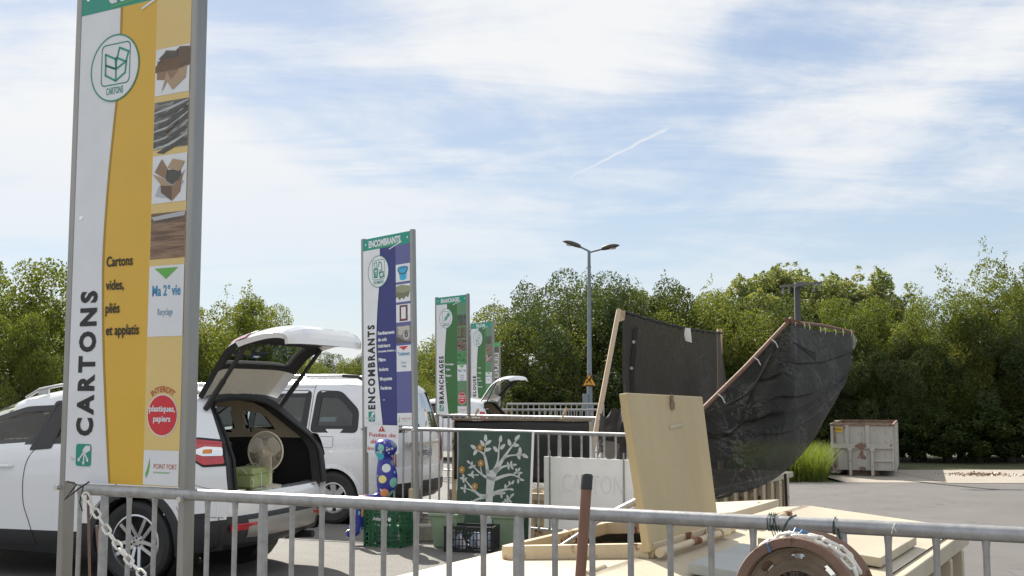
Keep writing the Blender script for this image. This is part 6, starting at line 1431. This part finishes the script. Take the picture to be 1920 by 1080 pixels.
for lab, pxs in (('bundle of dark green wire ties on the railing left above the rusty rim', (1442, 1447, 1452, 1456)), ('single dark green wire tie on the railing right above the rusty rim', (1565, 1567))):
    mb = MB()
    for px in pxs:
        c = rail_pt(px); mb.tube([c + Vector((rnd.uniform(-.004, .004), 0, 0)) + (Vector((0, 0, 1)) * math.cos(a) + Vector((-RDIR.y, RDIR.x, 0)) * math.sin(a)) * .0275 * (1 + .1 * (abs(math.cos(a / 2)))) for a in np.linspace(0, 6.28, 14, False)], .0016, 4, closed=True)
        mb.tube([c + Vector((0, -.028, -.005)), c + Vector((.004, -.03, -.03)), c + Vector((.012, -.03, -.05))], .0016, 4)
    if len(pxs) > 2:
        c = rail_pt(1462); mb.tube([c + Vector((-.01, -.03, -.05)), c + Vector((.012, -.035, .0)), c + Vector((.03, -.03, .024)), c + Vector((.055, -.01, .028))], .0035, 5); c = rail_pt(1448)
        for k in range(4): mb.tube([c + Vector((-.006 + .005 * k, 0, .026)), c + Vector((-.01 + .007 * k, -.004, .036))], .0015, 4)
    solid('wire_tie', lab, 'wire', mb, wire_green)
mb = MB(); c = rail_pt(1672); mb.tube([c + Vector((-.012, -.03, -.012)), c + Vector((-.004, -.028, .01)), c + Vector((.006, -.02, .02)), c + Vector((.02, -.012, .022))], .002, 5); mb.tube([c + Vector((-.004, -.028, .01)), c + Vector((.004, -.03, -.006))], .002, 5); solid('string_knot', 'scrap of white string knotted on the near railing', 'string', mb, white_plastic)
# chain and rods at the yellow sign
p0, p1 = unY(158, 925, 5.15), unY(330, 1135, 4.75); pts = []
for i in range(40): v = i / 39; p = p0.lerp(p1, v); pts.append(p + Vector((0, 0, -.05 * math.sin(math.pi * v) + .0)))
mb = MB(); rnd = random.Random(9); chain(mb, pts, .064, .0056, .58); tag(mb.build('white_chain', white_plastic, None, smooth=60), 'white plastic chain hanging slack below the yellow sign', 'chain', 'white plastic chains')
for lab, x0_, x1_, yy in (('left rusty rod standing behind the yellow sign railing', 165, 169, 928), ('right rusty rod standing behind the yellow sign railing', 181, 192, 985)):
    mb = MB(); mb.tube([unY(x0_, yy, 5.3), unY(x1_, 1120, 5.3)], .0065, 6); solid('rusty_rod', lab, 'rod', mb, rust, 'rusty rods by the sign')
mb = MB(); c = unY(150, 915, 5.2); mb.tube([c + Vector((-.06, -.0, .03)), c + Vector((-.0, -.04, .02)), c + Vector((-.05, -.05, -.05)), c + Vector((.01, -.04, .0)), c + Vector((.05, -.02, .03))], .004, 5); mb.tube([c + Vector((-.04, .02, .02)), c + Vector((.03, -.04, .01)), c + Vector((.02, -.05, -.06)), c + Vector((.03, -.04, -.1))], .003, 5); solid('rope_tie', 'dark rope knotted at the foot of the yellow sign', 'rope', mb, seal)
# ------------------------------------------------------------------ trees, bushes, grass
def mesh_np(name, V, F, mat, smooth=False):
    me = bpy.data.meshes.new(name); me.vertices.add(len(V)); me.vertices.foreach_set('co', V.astype(np.float32).ravel()); nf = len(F)
    me.loops.add(nf * 4); me.polygons.add(nf); me.loops.foreach_set('vertex_index', F.astype(np.int32).ravel()); me.polygons.foreach_set('loop_start', np.arange(0, nf * 4, 4, dtype=np.int32)); me.polygons.foreach_set('loop_total', np.full(nf, 4, np.int32))
    me.update(calc_edges=True); me.validate(); me.materials.append(mat); return me
def leaf_quads(C, rng, size, aspect=.5, up=.35, out=None):
    n = len(C); d = rng.normal(size=(n, 3)); d[:, 2] += up
    if out is not None: d += out * .7
    d /= np.linalg.norm(d, axis=1, keepdims=True)
    t = np.cross(d, rng.normal(size=(n, 3))); t /= np.linalg.norm(t, axis=1, keepdims=True) + 1e-9
    s = size * rng.uniform(.6, 1.35, (n, 1)); a = C + d * s * .5; b = C - d * s * .5; w = t * s * aspect * .5; m = C + d * s * .08 
    V = np.stack([b, m + w, a, m - w], 1).reshape(-1, 3); return V, np.arange(n * 4).reshape(-1, 4)
def crown(seed, h, rx, n, leaf, base=.12, lobes=56, spike=.1, low_fill=1.0, lr=(.13, .27)):
    rng = np.random.default_rng(seed); cs, rs = [], []
    for i in range(lobes):        # lobes spread over a lumpy ellipsoid
        th = rng.uniform(0, 2 * np.pi); v = rng.uniform(-1, 1) if low_fill > .5 else rng.uniform(-.6, 1); q = rng.uniform(.45, .95)
        r = np.sqrt(max(0, 1 - v * v * .9)) * q; cs.append((rx * r * np.cos(th), rx * r * np.sin(th), h * (base + (1 - base) * (.5 + .5 * v * q * .98)) )); rs.append(rng.uniform(*lr) * rx)
    cs, rs = np.array(cs), np.array(rs); w = rs ** 2; idx = rng.choice(lobes, n, p=w / w.sum())
    d = rng.normal(size=(n, 3)); d /= np.linalg.norm(d, axis=1, keepdims=True); rad = rng.uniform(.3, 1.0, (n, 1)) ** .38
    C = cs[idx] + d * rs[idx][:, None] * rad * np.array([1, 1, .95])
    k = int(n * spike * .4)       # upward sprays that break the outline
    si = rng.choice(lobes, max(1, lobes)); sp = rng.integers(0, 60, k); tip = np.stack([rng.uniform(-.35, .35, 60), rng.uniform(-.35, .35, 60), rng.uniform(.5, 1.0, 60)], 1) * rx * .27
    st = cs[rng.integers(0, lobes, 60)] + np.array([0, 0, 1]) * rs[rng.integers(0, lobes, 60)][:, None] * .6
    u = rng.uniform(0, 1, (k, 1)); S = st[sp] + tip[sp] * u + rng.normal(size=(k, 3)) * .05 * rx * (1.15 - u)
    C = np.concatenate([C, S]); C[:, 2] = np.maximum(C[:, 2], .06)
    zt = np.percentile(C[:, 2], 99.93); C[:, 2] *= h / zt; cs = cs * np.array([1, 1, h / zt])
    out = C - np.array([0, 0, h * .45]); out /= np.linalg.norm(out, axis=1, keepdims=True) + 1e-6
    V, F = leaf_quads(C, rng, leaf, .5, .2, out); return V, F, cs
def trunk(seed, h, cs, r=.13):
    rng = random.Random(seed); mb = MB(); mb.tube([(0, 0, -.15), (.04, .02, h * .18), (-.05, .03, h * .4), (.03, -.04, h * .62)], [r * 1.25, r, r * .7, r * .35], 8)
    for i in range(9):
        c = cs[rng.randrange(len(cs))]; z0 = h * rng.uniform(.12, .45); p = Vector((0, 0, z0)); q = Vector(c); mb.tube([p, p.lerp(q, .5) + Vector((0, 0, .1 * h * rng.uniform(-.3, .6))), q], [r * .5, r * .3, r * .08], 6)
    return mb
PROTO = {}
def proto(key, seed, h, rx, n, leaf, mat, **k):
    V, F, cs = crown(seed, h, rx, n, leaf, **k); me = mesh_np('crown', V, F, mat); tm = trunk(seed, h, cs); PROTO[key] = (me, tm, h)
proto('round', 1, 6, 3.1, 52000, .085, leafB, base=.0)
proto('broad', 2, 6, 3.6, 54000, .085, leafA, base=.0)
proto('willow', 33, 6, 2.7, 46000, .08, leafA, base=.02, spike=.14)
proto('silver', 4, 6, 3.0, 48000, .085, leafE, base=.0)
proto('bright', 5, 6, 2.9, 46000, .085, leafD, base=.0, spike=.12)
proto('tall', 6, 9, 2.3, 17000, .14, leafC, base=.25, spike=.3, lobes=60, low_fill=0, lr=(.1, .22))
proto('fine', 7, 6, 2.8, 34000, .095, leafD, base=.05, spike=.12)
proto('bush', 8, 2.2, 1.6, 9000, .13, leafB, base=.0, lobes=20)
TRUNKS = {}
def tree(key, label, px, Y, ztop_py, z0, sx=1.0, rz=0, group=None, cat='tree', name=None):
    me, tm, h = PROTO[key]; p = unY(px, ztop_py, Y); H = p.z - z0; s = H / h
    o = bpy.data.objects.new(name or {'willow': 'willow_tree', 'tall': 'tall_tree', 'bush': 'bush'}.get(key, 'leafy_tree'), None); COL.objects.link(o); o.location = (p.x, Y, z0); o.rotation_euler = (0, 0, rz); o.scale = (s * sx, s * sx, s); tag(o, label, cat, group)
    c = bpy.data.objects.new('crown', me); COL.objects.link(c); c.parent = o
    if key not in TRUNKS:
        t = tm.build('trunk', bark, None, smooth=50); t.parent = o; TRUNKS[key] = t
    else: t = TRUNKS[key].copy(); COL.objects.link(t); t.parent = o
    return o
GR = 'trees of the dense belt behind the yard'
B = YARD
for a in [('broad', 'rounded tree left of the lamp post, at the left end of the tree belt', 985, 47, 560, 1.1, .3), ('silver', 'dark tree with glinting leaves directly behind the lamp post', 1085, 46, 512, 1.0, 1.2),
          ('round', 'dark crown between the lamp post and the flat black net', 1040, 51, 535, 1.1, 2.2), ('willow', 'pale topped tree just right of the lamp post', 1165, 50, 518, 1.05, 3.3), ('round', 'tree above the left part of the flat black net', 1215, 48, 528, 1.0, 4.1),
          ('bright', 'light green tree above the white patch of the flat net', 1290, 47, 545, 1.0, 5.2), ('broad', 'rounded tree filling the gap between the two nets', 1345, 46, 532, .95, .9), ('round', 'dark tree rising behind the red slanting pole', 1400, 48, 555, 1.0, 1.9),
          ('willow', 'tree at the foot of the power pole', 1460, 50, 580, 1.0, 2.7), ('willow', 'yellowish tree right of the power pole', 1530, 49, 565, 1.0, 3.9), ('bright', 'yellow green tree above the right end of the sagging net', 1605, 49, 555, 1.0, 5.5),
          ('willow', 'feathery topped tree above the rusty skip', 1680, 48, 545, .95, .4), ('silver', 'silvery tree between the sagging net and the rusty skip', 1640, 46.2, 625, .9, 3.0), ('willow', 'lower tree in the dip of the skyline right of the rusty skip', 1752, 49, 575, .9, 1.4),
          ('round', 'dark tree standing right behind the rusty skip', 1725, 46.5, 640, 1.0, 2.2), ('bright', 'bright leaved maple in the dark belt right of the skip', 1790, 47, 590, .8, 4.4), ('willow', 'tall tree climbing towards the right edge of the picture', 1835, 48, 520, .95, 5.9),
          ('broad', 'tallest tree of the belt at the right edge', 1910, 49, 478, .9, 2.9), ('silver', 'silvery low tree in front of the tallest right hand tree', 1880, 46, 590, 1.0, .2), ('round', 'dark shaded tree at the far right above the concrete pads', 1960, 46.5, 600, 1.0, 3.6),
          ('willow', 'right hand companion of the tallest tree, cut by the picture edge', 1985, 49, 470, .9, 4.8)]:
    tree(a[0], a[1], a[2], a[3] + 6, a[4], B, a[5], a[6], GR)
for px, Y, py, rz, lab in [(1560, 46.2, 780, 0, 'dark bush left behind the rusty skip'), (1715, 46, 775, 1.3, 'dark bush at the right flank of the rusty skip'), (1775, 45.7, 770, 2.1, 'dark bush behind the second concrete pad'), (1830, 45.8, 760, 3.2, 'dark bush behind the leaf litter on the pads'), (1890, 45.7, 765, 4.1, 'rightmost dark bush behind the pads'),
                           (1520, 46, 790, 5.0, 'bush rising behind the sunlit weeds'), (1400, 45, 760, .8, 'bush hidden low between the two nets'), (1240, 44.5, 745, 2.6, 'bush low behind the flat net'), (1160, 44, 735, 1.0, 'bush beside the foot of the pale pole'), (1050, 44, 735, 2.0, 'bush behind the far railings'), (970, 44, 720, 3.0, 'bush left of the far railings')]:
    tree('bush', lab, px, Y + 5, py, B if px > 1200 else -.3, 1.5, rz, 'bushes at the foot of the tree belt', 'bush')
for px, Y, py, rz, lab, sx in [(1395, 95, 520, 0, 'leftmost pale poplar of the far group', 1.0), (1440, 92, 495, 1, 'tallest pale poplar of the far group', 1.1), (1480, 96, 492, 2, 'pale poplar just left of the power pole', 1.0), (1530, 94, 505, 3, 'pale poplar just right of the power pole', .9), (1580, 98, 515, 4, 'round grey green poplar of the far group', 1.2), (1625, 96, 505, 5, 'dark topped poplar right in the far group', 1.1), (1648, 99, 545, 6, 'small rightmost poplar of the far group', .8)]:
    tree('tall', lab, px, Y, py, B, sx * 1.35, rz, 'tall pale trees beyond the belt')
LG = 'sunlit trees on the left'
for a in [('fine', 'yellow green tree cut by the left picture edge', -45, 27, 440, 1.0, .5), ('fine', 'lower tree just left of the yellow sign', 75, 30, 560, .95, 1.9), ('bright', 'dark based tree between the left edge and the yellow sign', 15, 25, 590, .9, 3.4), ('fine', 'tree hidden behind the yellow sign', 215, 30, 560, 1.0, 2.7),
          ('fine', 'sunlit tree between the yellow sign and the raised tailgate', 425, 29, 540, .95, 4.3), ('bright', 'lower right shoulder of the sunlit tree by the tailgate', 490, 31, 568, .8, 5.6), ('fine', 'tree behind the right post of the yellow sign', 345, 31, 575, .9, 1.1)]:
    tree(a[0], a[1], a[2], a[3], a[4], -.1, a[5], a[6], LG)
FG = 'far trees between the signs'
for px, Y, py, k, lab, rz in [(560, 85, 668, 'round', 'far tree under the left end of the raised tailgate', 0), (600, 80, 678, 'bright', 'far light green tree under the raised tailgate', 1), (640, 90, 662, 'round', 'far tree below the free edge of the raised tailgate', 2), (668, 84, 672, 'bright', 'far tree touching the blue sign on its left', 3), (795, 100, 656, 'round', 'dark far tree right of the blue sign', 4), (812, 70, 690, 'bright', 'light far tree beside the branches sign', 5), (780, 78, 700, 'broad', 'low far tree right behind the blue sign', 6), (830, 95, 662, 'round', 'far tree behind the branches sign', .7), (730, 92, 660, 'round', 'far tree behind the blue sign panel', 1.7), (870, 60, 690, 'broad', 'tree behind the lawn clippings sign', 2.3), (930, 58, 640, 'broad', 'tree rising behind the farthest dark sign', 3.1)]:
    tree(k, lab, px, Y, py, B, 1.25, rz, FG)
# long sunlit weeds left of the far skip, litter on the pads
rng = np.random.default_rng(12)
def blades(name, pts, hgt, wid, mat, label, lean=.35):
    n = len(pts); h = hgt * rng.uniform(.45, 1.15, n); a = rng.uniform(0, 6.283, n); d = np.stack([np.cos(a), np.sin(a), np.zeros(n)], 1); l = rng.uniform(0, lean, n)
    p = np.array(pts); w = d * wid / 2; e = np.stack([-d[:, 1], d[:, 0], np.zeros(n)], 1); m = p + e * (l * h * .3)[:, None] + np.array([0, 0, 1]) * (h * .55)[:, None]; t = p + e * (l * h)[:, None] + np.array([0, 0, 1]) * h[:, None]
    V = np.stack([p - w, p + w, m + w * .7, m - w * .7, t + w * .1, t - w * .1], 1).reshape(-1, 3); b = np.arange(n)[:, None] * 6
    F = np.concatenate([b + np.array([[0, 1, 2, 3]]), b + np.array([[3, 2, 4, 5]])]); me = mesh_np(name, V, F, mat); o = bpy.data.objects.new(name, me); COL.objects.link(o); return tag(o, label, 'grass', kind='stuff')
P_ = []
while len(P_) < 16000:
    x, y = rng.uniform(8.2, 11.9), rng.uniform(38.8, 46)
    if x > 11.3 + (y - 40.5) * .33: continue
    P_.append((x, y, YARD - .02))
blades('weeds', P_, 1.15, .02, grass_m, 'tall sunlit green weeds beside the rusty skip', .9)
C = np.stack([rng.normal(17.4, .6, 300), rng.normal(41.8, .4, 300), np.full(300, YARD + .03)], 1); V, F = leaf_quads(C, rng, .1, .6, .0)
o = bpy.data.objects.new('leaf_litter', mesh_np('leaf_litter', V, F, I_bwn)); COL.objects.link(o); tag(o, 'brown fallen leaves scattered on the concrete pads', 'leaves', kind='stuff')
# wire fence between weeds and skip
t = thing('wire_fence', 'grey wire fence with thin posts in the weeds left of the skip', 'fence', (9.0, 45.5, YARD)); mb = MB()
for k in range(6): mb.cyl((9.4 + .5 * k, 41.5 + 1.2 * k, YARD), (9.4 + .5 * k, 41.5 + 1.2 * k, YARD + 1.7), .03, .03, 6)
mb.build('fence_posts', galv, t); mb = MB()
for z in np.linspace(.2, 1.6, 8): mb.tube([(9.4, 41.5, YARD + z), (11.9, 47.5, YARD + z)], .006, 4)
for k in range(40): v = k / 39; mb.tube([(9.4 + 2.5 * v, 41.5 + 6 * v, YARD + .1), (9.4 + 2.5 * v, 41.5 + 6 * v, YARD + 1.6)], .005, 4)
mb.build('fence_mesh', galv, t)
